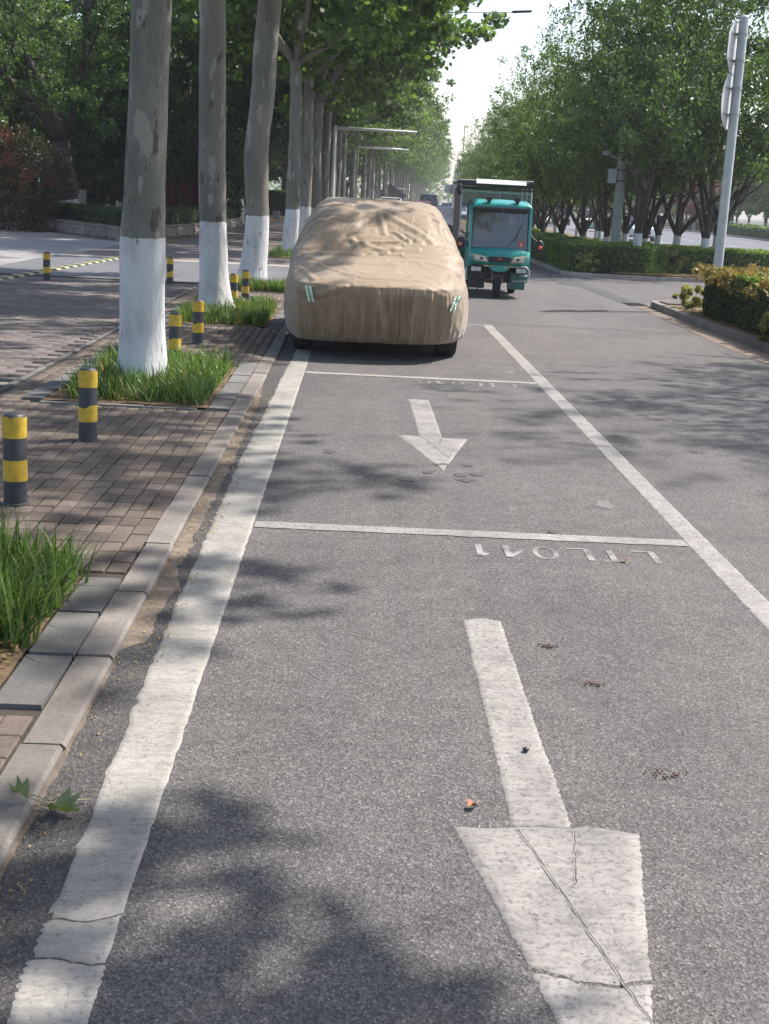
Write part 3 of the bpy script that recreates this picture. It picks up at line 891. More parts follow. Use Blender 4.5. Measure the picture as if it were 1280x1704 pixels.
def trunk_tube(axis, radii, zs, seed, sides=22, rings=60, flare=.25, lump=.07):
    """smooth, slightly lumpy trunk"""
    z = np.concatenate([np.linspace(zs[0], zs[0] + 1.6, rings // 2, endpoint=False), np.linspace(zs[0] + 1.6, zs[-1], rings // 2 + 1)])
    ax = np.interp(z, zs, axis[0]); ay = np.interp(z, zs, axis[1]); rr = np.interp(z, zs, radii)
    for _ in range(4):
        k = np.array([.25, .5, .25])
        for a in (ax, ay, rr):
            a[1:-1] = .25 * a[:-2] + .5 * a[1:-1] + .25 * a[2:]
    th = np.linspace(0, 2 * PI, sides, endpoint=False)
    T, Z = np.meshgrid(th, z)
    q = np.c_[(np.cos(T) * .5).ravel(), (np.sin(T) * .5).ravel(), Z.ravel() * .55]
    dsp = 1 + lump * 1.2 * fbm(q * 1.7, 3, seed) + lump * .5 * fbm(q * np.array([5, 5, 3]), 2, seed + 9)
    fl = np.exp(-(Z - zs[0]) / .16) * flare * (.7 + .5 * np.sin(T * 4 + seed).clip(-1, 1))
    Rr = rr[:, None] * (dsp.reshape(T.shape) + fl)
    V = np.stack([ax[:, None] + Rr * np.cos(T), ay[:, None] + Rr * np.sin(T), Z], 2).reshape(-1, 3)
    n = sides; K = len(z)
    F = [(i * n + k, i * n + (k + 1) % n, (i + 1) * n + (k + 1) % n, (i + 1) * n + k) for i in range(K - 1) for k in range(n)]
    return V, F

def plane_tree_parts(seed, axis=None, radii=None, zs=None, r_top=.15, nclump=150, per=95, crown_c=(0.2, 0, 9.6), crown_r=(5.6, 4.6, 4.6), mat='plane_bark', forkz=5.3, leafsize=.19, detail=True, leafmat='plane_leaf'):
    r = random.Random(seed)
    if axis is None:
        zs = [0, 1.2, 3.2, forkz]; axis = ([0, r.uniform(-.04, .04), r.uniform(-.08, .08), 0], [0, 0, r.uniform(-.05, .05), 0]); radii = [.23, .2, .18, .16]
    V, F = trunk_tube(axis, radii, zs, seed, sides=22 if detail else 10, rings=60 if detail else 20)
    m = MB(); m.add(V, F)
    top = Vector((axis[0][-1], axis[1][-1], zs[-1] - .1))
    nl = 5
    a0 = r.uniform(0, 6)
    tips = []
    for k in range(nl):
        a = a0 + k * 2 * PI / nl + r.uniform(-.3, .3)
        el = r.uniform(.55, 1.15)
        pts, d = limb(m, r, top, (math.cos(a) * math.cos(el), math.sin(a) * math.cos(el), math.sin(el)), r.uniform(4.6, 6.2), .095, .035, 8 if detail else 5)
        tips += pts[3:]
        for j in (2, 3, 4, 5):
            a2 = a + r.uniform(-1.1, 1.1); el2 = r.uniform(.0, .8)
            q, d = limb(m, r, pts[j], (math.cos(a2) * math.cos(el2), math.sin(a2) * math.cos(el2), math.sin(el2)), r.uniform(1.6, 2.8), .035, .012, 5 if detail else 3, segs=4)
            tips += q[2:]
    me_t = m.mesh('trunk', M[mat], True)
    C1 = np.array([tuple(t) for t in tips])
    C2 = ell_shell(nclump, (axis[0][-1] + crown_c[0], crown_c[1], crown_c[2]), crown_r, seed, .4, lump=.3)
    C = np.concatenate([C1[:60] if len(C1) > 60 else C1, C2])
    rad = np.random.default_rng(seed).uniform(.45, .95, len(C))
    P = clump_points(C, rad, per, seed + 1, .62)
    P = P[P[:, 2] > forkz - .75]
    V, F = leaves(P, leafsize, MAPLE if detail else SIMPLE, seed + 2, up=.7)
    me_c = npmesh('crown', V, F, M[leafmat])
    return me_t, me_c

def put_tree(name, label, cat, x, y, mt, mc, rz=0, sc=(1, 1, 1), group=None, z=0.0, bark=True):
    t = thing(name, label, cat, (x, y, z), rz, group); t.scale = sc
    link('trunk', mt, t); link('crown', mc, t)
    return t

# first six of the street row have their own trunks
GP = 'plane trees along the left kerb'
A1 = plane_tree_parts(101, ([0, .0, .0, .03, .06, .10], [0, 0, 0, 0, 0, 0]), [.215, .19, .178, .165, .155, .15], [0, .5, 1.25, 2.2, 3.3, 5.6], crown_c=(1.8, -1.2, 9.3), crown_r=(6.0, 4.8, 4.0), forkz=5.6, nclump=150, per=75)
put_tree('plane_tree', 'nearest plane tree, smooth grey trunk with white painted base in sunlit grass', 'tree', -1.85, 11.5, *A1, group=GP, z=.025)
A2 = plane_tree_parts(102, ([0, -.04, -.06, -.11, -.13, -.15], [0, 0, 0, 0, 0, 0]), [.235, .205, .185, .18, .172, .165], [0, .5, 1.25, 3.0, 4.2, 5.7], crown_c=(1.2, 0, 9.5), crown_r=(5.8, 4.6, 4.0), forkz=5.7, nclump=150, per=75)
put_tree('plane_tree', 'second plane tree with knotty bark and white base in shaded grass, between bollards', 'tree', -1.98, 18.7, *A2, group=GP, z=.025)
A3 = plane_tree_parts(103, ([-.02, .02, .06, .0, .10, .18, .22], [0, 0, 0, 0, 0, 0, 0]), [.30, .25, .22, .215, .225, .215, .20], [0, .4, 1.25, 2.4, 3.6, 5.1, 5.9], crown_c=(.6, 0, 9.8), crown_r=(5.6, 4.4, 4.0), forkz=5.9, nclump=150, per=75)
put_tree('plane_tree', 'third plane tree, leaning slightly, white base beside the driveway', 'tree', -2.0, 25.2, *A3, group=GP, z=.025)
var = [plane_tree_parts(110 + k) for k in range(3)]
put_tree('plane_tree', 'plane tree just past the driveway with forked limbs and white base above the car cover', 'tree', -2.04, 38.8, *plane_tree_parts(104, crown_r=(5.6, 5.0, 4.4), crown_c=(.5, 0, 9.3)), group=GP, z=.025)
A0 = plane_tree_parts(105, crown_c=(2.15, -.25, 8.6), crown_r=(5.9, 2.9, 3.0), nclump=120, per=80)
put_tree('plane_tree', 'out of view plane tree in the nearest grass bed, its crown over the bay', 'tree', -1.9, 4.4, *A0, group=GP)
put_tree('plane_tree', 'plane tree behind the viewer shading the bottom of the bay', 'tree', -2.0, -1.8, var[1][0], var[1][1], 2.2, (.95, .9, 1), group=GP)
far_v = [plane_tree_parts(120 + k, nclump=130, per=60, leafsize=.26, detail=False, mat='far_bark', crown_r=(5.8, 4.6, 4.7)) for k in range(3)]
lab_ = {0: 'fifth plane tree of the row, grey trunk half hidden by the covered car', 1: 'sixth plane tree of the left row, dark trunk close behind the fifth'}
k = 0; yy = 45.5
while yy < 330:
    v = var[k % 3] if yy < 75 else far_v[k % 3]
    put_tree('plane_tree', lab_.get(k, 'distant plane tree in the long receding row left of the street'), 'tree', -1.95 + curve_x(yy) + R_.uniform(-.15, .15), yy, v[0], v[1],
             R_.uniform(0, 6.28), (R_.uniform(.95, 1.08),) * 2 + (R_.uniform(.97, 1.05),), group=GP if k < 2 else 'distant plane trees of the left row')
    yy += 6.7 + R_.uniform(-.3, .3); k += 1

# --- median: multi-stemmed trees
def median_tree_parts(seed, stems=4, crown_c=(0, 0, 5.7), crown_r=(2.7, 2.7, 3.6), nclump=150, per=62, leaf=.135, bark='median_bark', lm='median_leaf', fork=1.0, r0=.12, spread=.5, zmin=2.55, shape=LANCE, H=3.6, up=.4):
    r = random.Random(seed); m = MB()
    V, F = trunk_tube(([0, r.uniform(-.03, .03), r.uniform(-.08, .08)], [0, 0, 0]), [r0 * 1.15, r0, r0 * .95], [0, fork * .5, fork], seed, sides=12, rings=16, flare=.2, lump=.08)
    m.add(V, F); top = Vector((0, 0, fork - .05)); tips = []
    a0 = r.uniform(0, 6)
    for k in range(stems):
        a = a0 + k * 2 * PI / stems + r.uniform(-.4, .4); el = r.uniform(.8, 1.25)
        pts, d = limb(m, r, top, (math.cos(a) * math.cos(el) * spread * 2, math.sin(a) * math.cos(el) * spread * 2, math.sin(el)), r.uniform(H * .8, H * 1.1), r0 * .62, r0 * .25, 7, bend=.35, up=.12, segs=7)
        tips += pts[3:]
        for j in (2, 3, 4, 5, 6):
            a2 = a + r.uniform(-1.3, 1.3); el2 = r.uniform(.1, 1.1)
            q, d = limb(m, r, pts[j], (math.cos(a2) * math.cos(el2), math.sin(a2) * math.cos(el2), math.sin(el2)), r.uniform(1.2, 2.4), r0 * .26, r0 * .08, 4, segs=4)
            tips += q[2:]
    me_t = m.mesh('trunk', M[bark], True)
    C = ell_shell(nclump, crown_c, crown_r, seed, .35, lump=.45)
    C = np.concatenate([np.array([tuple(t) for t in tips]), C]); C = C[C[:, 2] > zmin]
    rg = np.random.default_rng(seed)
    P = clump_points(C, rg.uniform(.2, .55, len(C)), per, seed + 1, .75)
    # upright shoots breaking the outline
    sh = ell_shell(70, crown_c, np.array(crown_r) * .98, seed + 5, .93, lump=.2)
    sh = sh[sh[:, 2] > crown_c[2] - .5 * crown_r[2]]
    Q = []
    for s_ in sh:
        L = rg.uniform(.4, 1.1); d = (s_ - np.array(crown_c)) / np.array(crown_r); d = d / np.linalg.norm(d) * .7 + np.array([0, 0, .8])
        t = rg.uniform(0, 1, 22)[:, None]; Q.append(s_ + d * L * t + rg.normal(0, .05, (22, 3)))
    P = np.concatenate([P] + Q)
    P = P[P[:, 2] > zmin - .2]
    V, F = leaves(P, leaf, shape, seed + 2, up=up)
    return me_t, npmesh('crown', V, F, M[lm])
mv = [median_tree_parts(200 + k, stems=(4, 5, 3, 4)[k]) for k in range(4)]
GM = 'multi-stemmed trees on the median'
mpos = [(7.52, 36.7, 'forked white-based tree nearest the grey concrete pole, at the front of the median', 1.0),
        (8.51, 40.4, 'thin white-based tree right behind the forked tree on the median', .9),
        (9.46, 42.9, 'crooked tree in front of the white car on the median', .95),
        (9.29, 39.6, 'three-stemmed tree with mottled white base on the median hedge', 1.0),
        (9.67, 37.9, 'slim dark tree second from the right end of the median', 1.0),
        (10.25, 38.6, 'tree with bright white base nearest the sign pole', 1.08),
        (7.44, 40.9, 'thick bundle of stems with white base left of the concrete pole', .88),
        (9.1, 46.5, 'thin white-based trunk just right of the concrete pole', .95),
        (7.09, 43.3, 'small tree with a white base under the near white car and hedge', .76),
        (6.88, 46.3, 'slender pale-based stem in the left part of the median', .72),
        (6.45, 48.0, 'thick dark trunk with grey base left of centre in the median', .74),
        (6.9, 52.1, 'dark stem with chipped white base near the tricycle mirror', .70),
        (7.0, 55.5, 'far dark stem right beside the tricycle in the median', .68)]
for i, (x, y, lb, s) in enumerate(mpos):
    put_tree('median_tree', lb, 'tree', x, y, *mv[i % 4], rz=R_.uniform(0, 6.28), sc=(s, s, s * R_.uniform(.95, 1.12)), group=GM, z=.08)
yy = 58
i = 0
while yy < 200:
    for x in (7.7, 10.2):
        s = R_.uniform(.66, .80)
        put_tree('median_tree', 'distant tree in the receding median planting', 'tree', x + curve_x(yy) + R_.uniform(-.4, .4), yy + R_.uniform(-1, 1), *mv[i % 4], rz=R_.uniform(0, 6.28), sc=(s, s, s), group='distant median trees', z=.08); i += 1
    yy += 3.6 if yy < 75 else 7.5
# trees of the near island stand outside the frame on the right and shade the lane
for (x, y, s, q, lb) in ((8.3, 13.4, 1.0, 0, 'tree standing outside the frame whose shade falls on the right lane'), (9.0, 16.2, .85, 2, 'smaller tree outside the frame on the near right island')):
    put_tree('median_tree', lb, 'tree', x, y, *mv[q], rz=q + 1.0, sc=(s, s, s), group='near island trees', z=.08)

# --- woods on the left
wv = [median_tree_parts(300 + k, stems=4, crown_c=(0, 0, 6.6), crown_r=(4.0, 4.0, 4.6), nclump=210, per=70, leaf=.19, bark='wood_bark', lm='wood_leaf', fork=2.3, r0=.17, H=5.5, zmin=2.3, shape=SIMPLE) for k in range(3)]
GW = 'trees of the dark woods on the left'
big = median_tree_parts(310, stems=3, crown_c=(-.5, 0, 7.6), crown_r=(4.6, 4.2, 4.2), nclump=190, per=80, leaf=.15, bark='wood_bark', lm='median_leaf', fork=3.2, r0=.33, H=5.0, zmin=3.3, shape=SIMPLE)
put_tree('broadleaf_tree', 'large brown-barked tree behind the stone wall at the far left', 'tree', -10.75, 50.5, *big, rz=.6, group=GW).rotation_euler = (0, math.radians(-7), .6)
r = random.Random(5)
wl = []
for row, yb in enumerate((47, 55, 63, 72, 82)):
    for i in range(7):
        x = -8.4 - i * 4.6 + (row % 2) * 2.0; y = yb + r.uniform(-1.5, 1.5)
        if row == 0 and x > -17: continue
        if row == 1 and -14.5 < x < -9.2: continue
        wl.append((x, y))
for y in (93, 104, 116, 130, 146, 164, 184): wl += [(-8.2 + curve_x(y) - 1.0, y), (-13.5, y + 4)]
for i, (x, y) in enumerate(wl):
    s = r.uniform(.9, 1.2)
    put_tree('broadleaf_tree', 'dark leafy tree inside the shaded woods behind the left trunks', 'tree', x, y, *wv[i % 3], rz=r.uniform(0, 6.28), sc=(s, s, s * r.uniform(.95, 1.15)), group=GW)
# understorey shrubs closing the gaps
def shrub_mesh(seed, rad, n, leaf, mat, shape=SIMPLE, z0=.0, inner=.5, name='foliage'):
    C = ell_shell(n // 60, (0, 0, rad[2] * .8 + z0), rad, seed, inner, lump=.3)
    P = clump_points(C, np.random.default_rng(seed).uniform(.15, .4, len(C)) * max(rad) * .6, 60, seed + 1, .8); P = P[P[:, 2] > 0.02]
    V, F = leaves(P, leaf, shape, seed + 2, up=.5)
    return npmesh(name, V, F, M[mat])
us = [shrub_mesh(400 + k, (1.7, 1.7, 1.5), 7000, .13, 'wood_leaf', inner=.3) for k in range(2)]
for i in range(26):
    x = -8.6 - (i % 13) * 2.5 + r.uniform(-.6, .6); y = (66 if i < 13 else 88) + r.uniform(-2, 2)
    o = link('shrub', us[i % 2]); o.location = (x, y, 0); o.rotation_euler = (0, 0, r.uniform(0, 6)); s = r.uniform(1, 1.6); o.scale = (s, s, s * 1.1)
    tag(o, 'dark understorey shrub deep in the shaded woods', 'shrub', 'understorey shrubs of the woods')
# far-off mass closing the woods
P = np.c_[np.random.default_rng(9).uniform(-95, -9, 26000), np.random.default_rng(10).uniform(118, 126, 26000), np.random.default_rng(11).uniform(0, 15, 26000) ** 1.0]
P[:, 2] *= .85 + .2 * noise3(np.c_[P[:, 0] * .15, P[:, 0] * 0, P[:, 0] * 0], 3)
V, F = leaves(P, .75, SIMPLE, 12, up=.2)
tag(link('far_woods', npmesh('far_woods', V, F, M['wood_leaf'])), kind='stuff', label='far dark mass of the woods on the left')

n_ = 9000
q_ = np.random.default_rng(21)
P = np.c_[q_.uniform(-60, 90, n_), q_.uniform(425, 440, n_), q_.uniform(0, 1, n_)]
P[:, 2] *= np.where(P[:, 0] < 27, 12, 6.0) * (1 + .3 * noise3(np.c_[P[:, 0] * .12, P[:, 0] * 0, P[:, 0] * 0], 3))
V, F = leaves(P, 1.3, SIMPLE, 12, up=.2)
tag(link('far_treeline', npmesh('far_treeline', V, F, M['light_leaf'])), kind='stuff', label='far green treeline closing the end of the street')
# reddish shrub at the left edge
t = thing('photinia_shrub', 'big dark shrub with reddish top growing at the left edge by the stone wall', 'shrub', (-12.1, 46.3, 0))
link('foliage', shrub_mesh(410, (2.3, 1.5, 1.95), 16000, .11, 'brown_leaf', inner=.3), t)
me = shrub_mesh(411, (1.7, 1.2, .75), 4200, .09, 'red_leaf', z0=2.45, inner=.5, name='red_new_leaves'); link('red_new_leaves', me, t).location = (-.9, -.3, -.3)
me = shrub_mesh(412, (1.6, 1.0, .5), 1500, .09, 'red_leaf', z0=1.6, inner=.6, name='red_new_leaves'); link('red_new_leaves', me, t).location = (.5, -.7, 0)

# --- clipped hedges: leafy shell over a dark twiggy core
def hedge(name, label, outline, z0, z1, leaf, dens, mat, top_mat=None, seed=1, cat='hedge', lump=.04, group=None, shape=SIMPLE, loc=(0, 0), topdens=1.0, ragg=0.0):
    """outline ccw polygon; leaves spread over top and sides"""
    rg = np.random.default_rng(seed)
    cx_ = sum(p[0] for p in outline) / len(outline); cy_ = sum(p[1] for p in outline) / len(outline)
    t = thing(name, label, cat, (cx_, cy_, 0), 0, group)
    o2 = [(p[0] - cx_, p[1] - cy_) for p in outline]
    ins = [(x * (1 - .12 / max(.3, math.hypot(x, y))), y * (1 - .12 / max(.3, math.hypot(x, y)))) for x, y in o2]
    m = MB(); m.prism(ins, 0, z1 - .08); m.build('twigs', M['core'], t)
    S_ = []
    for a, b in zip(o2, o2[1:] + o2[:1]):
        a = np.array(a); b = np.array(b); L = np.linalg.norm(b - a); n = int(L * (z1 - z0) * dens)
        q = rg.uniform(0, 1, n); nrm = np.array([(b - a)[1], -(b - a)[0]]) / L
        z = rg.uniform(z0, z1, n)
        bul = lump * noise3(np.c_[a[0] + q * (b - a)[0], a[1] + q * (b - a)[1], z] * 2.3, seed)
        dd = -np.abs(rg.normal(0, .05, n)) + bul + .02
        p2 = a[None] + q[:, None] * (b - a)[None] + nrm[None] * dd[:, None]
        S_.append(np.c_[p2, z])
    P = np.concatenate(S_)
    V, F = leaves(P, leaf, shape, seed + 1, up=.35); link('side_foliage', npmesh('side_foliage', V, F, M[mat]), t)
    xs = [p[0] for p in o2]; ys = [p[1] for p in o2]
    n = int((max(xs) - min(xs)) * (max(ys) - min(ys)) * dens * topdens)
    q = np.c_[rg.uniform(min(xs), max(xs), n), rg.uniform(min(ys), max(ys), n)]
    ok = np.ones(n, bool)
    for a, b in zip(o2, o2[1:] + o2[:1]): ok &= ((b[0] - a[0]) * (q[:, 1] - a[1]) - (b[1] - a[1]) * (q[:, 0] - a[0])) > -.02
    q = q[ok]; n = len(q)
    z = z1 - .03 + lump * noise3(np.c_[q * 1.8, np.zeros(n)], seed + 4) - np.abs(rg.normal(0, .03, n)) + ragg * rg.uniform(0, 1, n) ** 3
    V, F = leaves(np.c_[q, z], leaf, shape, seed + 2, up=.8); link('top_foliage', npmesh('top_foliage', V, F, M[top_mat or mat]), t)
    return t
hn = hedge('clipped_hedge', 'near clipped hedge with bright green top and orange tips on the right island', [(5.62, 15.6), (9.6, 15.6), (9.6, 23.0), (7.4, 23.35), (5.9, 22.75), (5.66, 21.6)], .1, .84, .055, 1500, 'hedge_dark', 'hedge_lime_sunlit', 21, lump=.06, topdens=.9)
rg = np.random.default_rng(31)
# orange new shoots along the road side of the near hedge
n = 70; cx_ = sum(p[0] for p in [(5.62, 15.6), (9.6, 15.6), (9.6, 23.0), (7.4, 23.35), (5.9, 22.75), (5.66, 21.6)]) / 6; cy_ = sum((15.6, 15.6, 23.0, 23.35, 22.75, 21.6)) / 6
C = np.c_[5.6 + 1.2 * rg.uniform(0, 1, n) ** 2, rg.uniform(15.8, 22.6, n), rg.uniform(.78, .9, n)]
C2 = np.c_[rg.uniform(5.55, 5.75, 70), rg.uniform(15.8, 22.6, 70), rg.uniform(.62, .86, 70)]
C = np.concatenate([C, C2]) - np.array([cx_, cy_, 0])
P = clump_points(C, .11, 26, 33, .8); V, F = leaves(P, .075, LANCE, 34, up=.6); link('orange_shoots', npmesh('orange_shoots', V, F, M['orange_leaf']), hn)
def bush(name, label, x, y, rad, n, leaf, mat, seed, z=.1, group=None, shape=LANCE):
    o = link(name, shrub_mesh(seed, rad, n, leaf, mat, shape, inner=.4)); o.location = (x, y, z); return tag(o, label, 'shrub', group)
bush('leafy_shrub', 'pale variegated shrub at the left corner of the near hedge', 5.78, 23.2, (.27, .3, .27), 1300, .10, 'yellow_leaf', 41)
bush('leafy_shrub', 'pale variegated shrub against the road side of the near hedge at the frame edge', 5.56, 17.6, (.2, .3, .25), 900, .10, 'yellow_leaf', 42)
hedge('clipped_hedge', 'front clipped hedge of the median, right of the tricycle', [(5.5, 35.35), (7.55, 35.2), (8.3, 36.3), (7.4, 38.6), (6.3, 38.6), (5.46, 38.6)], .1, .84, .065, 1100, 'hedge_leaf', 'hedge_lime_sunlit', 51, lump=.09)
hedge('clipped_hedge', 'long shaded hedge running along the road behind the tricycle', [(5.46, 38.65), (6.6, 38.65), (6.7, 58), (5.6, 58)], .1, .84, .075, 420, 'hedge_leaf', None, 52, lump=.10)
hedge('clipped_hedge', 'clipped hedge block under the white-based trunks at the right end of the median', [(8.75, 36.9), (11.6, 37.6), (12.2, 38.9), (12.0, 40.2), (8.7, 39.6)], .1, .80, .065, 900, 'hedge_leaf', 'hedge_lime_sunlit', 53, lump=.06)
hedge('clipped_hedge', 'low hedge filling the middle of the median behind the concrete pole', [(6.7, 41.5), (12.0, 41.5), (12.0, 58), (6.8, 58)], .1, .50, .09, 200, 'hedge_leaf', 'hedge_leaf', 54, lump=.10)
bush('leafy_shrub', 'yellowish shrub filling the gap between the two median hedge blocks', 8.35, 36.5, (.5, .4, .36), 2200, .09, 'yellow_leaf', 43)
bush('leafy_shrub', 'yellowish straggly shrub at the left front of the median hedge', 5.95, 35.15, (.33, .2, .27), 1000, .08, 'yellow_leaf', 44)
litter('dry_litter', 6.6, 9.6, 34.75, 36.4, .12, 2600, .06, M['grass_dry'], 95)
litter('dry_litter', 5.45, 5.95, 15, 23, .11, 1600, .04, M['grass_dry'], 96)

# --- far side of the carriageway
hedge('clipped_hedge', 'bright broad hedge across the carriageway at the right edge', [(31.0, 66), (44, 66), (44, 96), (31.0, 96)], .1, 1.0, .16, 60, 'hedge_leaf', 'hedge_lime_sunlit', 61, lump=.12)
hedge('clipped_hedge', 'distant low hedge across the carriageway seen between the trunks', [(31.8, 104), (34, 104), (38, 150), (35.5, 150)], .1, 1.0, .2, 50, 'hedge_leaf', None, 62, lump=.15)
lv = [median_tree_parts(320 + k, stems=4, crown_c=(0, 0, 5.0), crown_r=(3.9, 3.9, 3.7), nclump=170, per=60, leaf=.24, bark='wood_bark', lm='light_leaf', fork=1.6, r0=.16, H=3.5, zmin=1.2, shape=SIMPLE) for k in range(2)]
i = 0
for yy in range(100, 330, 9):
    for x in (38, 46):
        s = r.uniform(.95, 1.35)
        put_tree('broadleaf_tree', 'light green tree on the far side of the carriageway', 'tree', x + curve_x(yy) + r.uniform(-1, 1), yy + r.uniform(-2, 2), *lv[i % 2], rz=r.uniform(0, 6.28), sc=(s, s, s), group='trees across the carriageway'); i += 1
for (x, y, s) in ((42, 84, 1.1), (48, 80, 1.3), (54, 92, 1.4), (40, 94, 1.0)):
    put_tree('broadleaf_tree', 'light green tree right of the sign pole across the carriageway', 'tree', x, y, *lv[i % 2], rz=r.uniform(0, 6.28), sc=(s, s, s), group='trees across the carriageway'); i += 1
t = put_tree('broadleaf_tree', 'reddish leafed tree across the carriageway seen between trunks', 'tree', 34.5, 140, lv[0][0], shrub_mesh(430, (2.6, 2.6, 2.4), 5000, .3, 'red_leaf', z0=1.6), sc=(1, 1, 1))

# --- stone retaining wall with hedge, far left
def stone_wall(name, label, pts, h, seed):
    rr_ = random.Random(seed)
    t = thing(name, label, 'wall', (pts[0][0], pts[0][1], 0))
    for a, b in zip(pts[:-1], pts[1:]):
        d = Vector((b[0] - a[0], b[1] - a[1])); L = d.length; ang = math.atan2(d.y, d.x); s = 0
        while s < L - .3:
            w_ = min(rr_.uniform(.9, 1.5), L - s)
            nx, nz_ = 7, 4
            vs = []; fs = []
            for j in range(nz_ + 1):
                for i_ in range(nx + 1):
                    u = i_ / nx; v = j / nz_
                    e = 0 if (i_ in (0, nx) or j in (0, nz_)) else 1
                    vs.append((.01 + u * (w_ - .02), -.04 - e * rr_.uniform(.03, .11), v * (h - .07)))
            for j in range(nz_):
                for i_ in range(nx):
                    q = j * (nx + 1) + i_; fs.append((q, q + 1, q + nx + 2, q + nx + 1))
            m = MB(); m.add(vs, fs); m.box(.01, w_ - .01, -.04, .22, 0, h - .072)
            o = m.build('stone_block', M['wall_stone'], t, fix=False)
            o.location = (a[0] - pts[0][0] + d.x / L * s, a[1] - pts[0][1] + d.y / L * s, 0); o.rotation_euler = (0, 0, ang)
            m = MB(); m.box(.005, w_ - .005, -.08, .26, h - .07, h, .0, .005)
            o = m.build('coping_stone', M['kerb'], t); o.location = (a[0] - pts[0][0] + d.x / L * s, a[1] - pts[0][1] + d.y / L * s, 0); o.rotation_euler = (0, 0, ang)
            s += w_
    return t
stone_wall('stone_wall', 'low rough stone retaining wall left of the nearest trunk, topped by a dark hedge', [(-13.2, 50.4), (-10.2, 46.2), (-7.35, 41.6), (-6.65, 45.2)], .46, 1)
stone_wall('stone_wall', 'low stone wall running back between the second and third trunks', [(-6.62, 45.4), (-6.0, 52.0), (-5.9, 66)], .46, 2)
hedge('clipped_hedge', 'dark clipped hedge on top of the low stone wall', [(-12.4, 50.6), (-10.0, 46.6), (-7.35, 42.2), (-6.95, 45.4), (-9.2, 48.0), (-11.6, 51.6)], .3, .98, .08, 420, 'hedge_dark', 'hedge_dark', 71, lump=.05)
hedge('clipped_hedge', 'dark clipped hedge along the wall behind the third trunk', [(-7.8, 45.6), (-6.75, 45.6), (-6.1, 52), (-6.1, 66), (-7.6, 66)], .3, .95, .09, 260, 'hedge_dark', 'hedge_dark', 72, lump=.05)
hedge('clipped_hedge', 'sunlit yellow-green hedge glimpsed between the third and fourth trunks', [(-9.5, 106), (-2.8, 106), (-2.8, 109), (-9.5, 109)], .1, 1.9, .2, 90, 'hedge_dark', 'hedge_lime_sunlit', 73, lump=.15)
struct(strip('wood_floor', -60, -7.0, 52, 130, SZ, M['soil'], step=20))
struct(strip('wood_bank', -7.6, -6.0, 42.5, 100, SZ + .01, M['soil'], step=20))

# ================================================================== BOLLARDS
M['b_yellow'] = plain('bollard_yellow', (.62, .40, .035), .42, coat=.3, var=.2, scale=20)
M['b_black'] = plain('bollard_black', (.045, .047, .055), .5, var=.25, scale=20)
def band_tube(m, z0, z1, r, seed, n=28, jag0=0., jag1=0.):
    rr_ = np.random.default_rng(seed); vs = []; fs = []
    j1 = jag1 * np.clip(noise3(np.c_[np.cos(np.arange(n) * 2 * PI / n) * 1.7, np.sin(np.arange(n) * 2 * PI / n) * 1.7, np.full(n, seed)], seed) - .15, 0, 1) * 2
    for k in range(n):
        a = 2 * PI * k / n
        vs += [(r * math.cos(a), r * math.sin(a), z0), (r * math.cos(a), r * math.sin(a), z1 - j1[k])]
    for k in range(n): q = (k + 1) % n; fs.append((2 * k, 2 * q, 2 * q + 1, 2 * k + 1))
    m.add(vs, fs)
def bollard(x, y, label, seed, h=.49, shape=0):
    t = thing('bollard', label, 'bollard', (x, y, SZ), R_.uniform(0, 6), 'striped bollards on the sidewalk')
    t.rotation_euler = (R_.uniform(-.012, .012), R_.uniform(-.012, .012), R_.uniform(0, 6))
    r = .064
    m = MB()
    m.lathe([(r - .002, 0), (r - .002, h - .030), (r - .004, h - .02), (r - .014, h - .008), (r * .5, h - .001), (.004, h)], 28)
    m.build('post', M['b_black'], t, auto=True)
    z = [h * .26, h * .49, h * .73, h * .965]
    for a, b in ((z[0], z[1]), (z[2], z[3])):
        m = MB(); band_tube(m, a, b, r, seed + int(a * 100), jag1=.018); o = m.build('yellow_band', M['b_yellow'], t, smooth=True, fix=False)
    m = MB(); m.lathe([(r + .012, 0), (r + .010, .006), (r, .010)], 20); m.build('base_ring', M['b_black'], t)
    return t
for i, (x, y, lb) in enumerate([
    (-1.775, 6.90, 'nearest black and yellow striped bollard, at the left edge of the photo'),
    (-1.775, 8.80, 'striped bollard standing left of the sunlit grass bed'),
    (-1.79, 13.1, 'striped bollard right behind the nearest white trunk, scuffed yellow bands'),
    (-1.765, 14.8, 'striped bollard with chipped black cap in front of the second grass bed'),
    (-1.86, 19.95, 'striped bollard directly right of the second trunk, its foot in grass'),
    (-1.775, 21.0, 'striped bollard in front of the third grass bed, on brick paving'),
    (-5.44, 23.45, 'lone orange-faded bollard at far left beside the striped speed bump'),
    (-3.37, 23.95, 'orange-faded bollard between the first and second trunks at the driveway')]):
    bollard(x, y, lb, 10 + i, shape=i)

# striped speed bump at the mouth of the plaza
t = thing('speed_bump', 'black and yellow rubber speed bump lying across the plaza entrance', 'speed bump', (-6.2, 22.4, SZ))
d = Vector((.62, 11.4)); L = d.length; ang = math.atan2(d.y, d.x); n = int(L / .30)
M['b_pale'] = plain('faded_yellow', (.33, .32, .16), .7, var=.25, scale=30)
q = MB(); q.prism([(-.12, 0), (.12, 0), (.07, .032), (-.07, .032)], .004, .296, axis='X'); qa = q.mesh('segment', M['rubber']); qb = q.mesh('segment', M['b_pale'])
for i in range(n):
    o = link('segment', qb if i % 2 else qa, t); o.location = (d.x / L * i * .30, d.y / L * i * .30, 0); o.rotation_euler = (0, 0, ang)

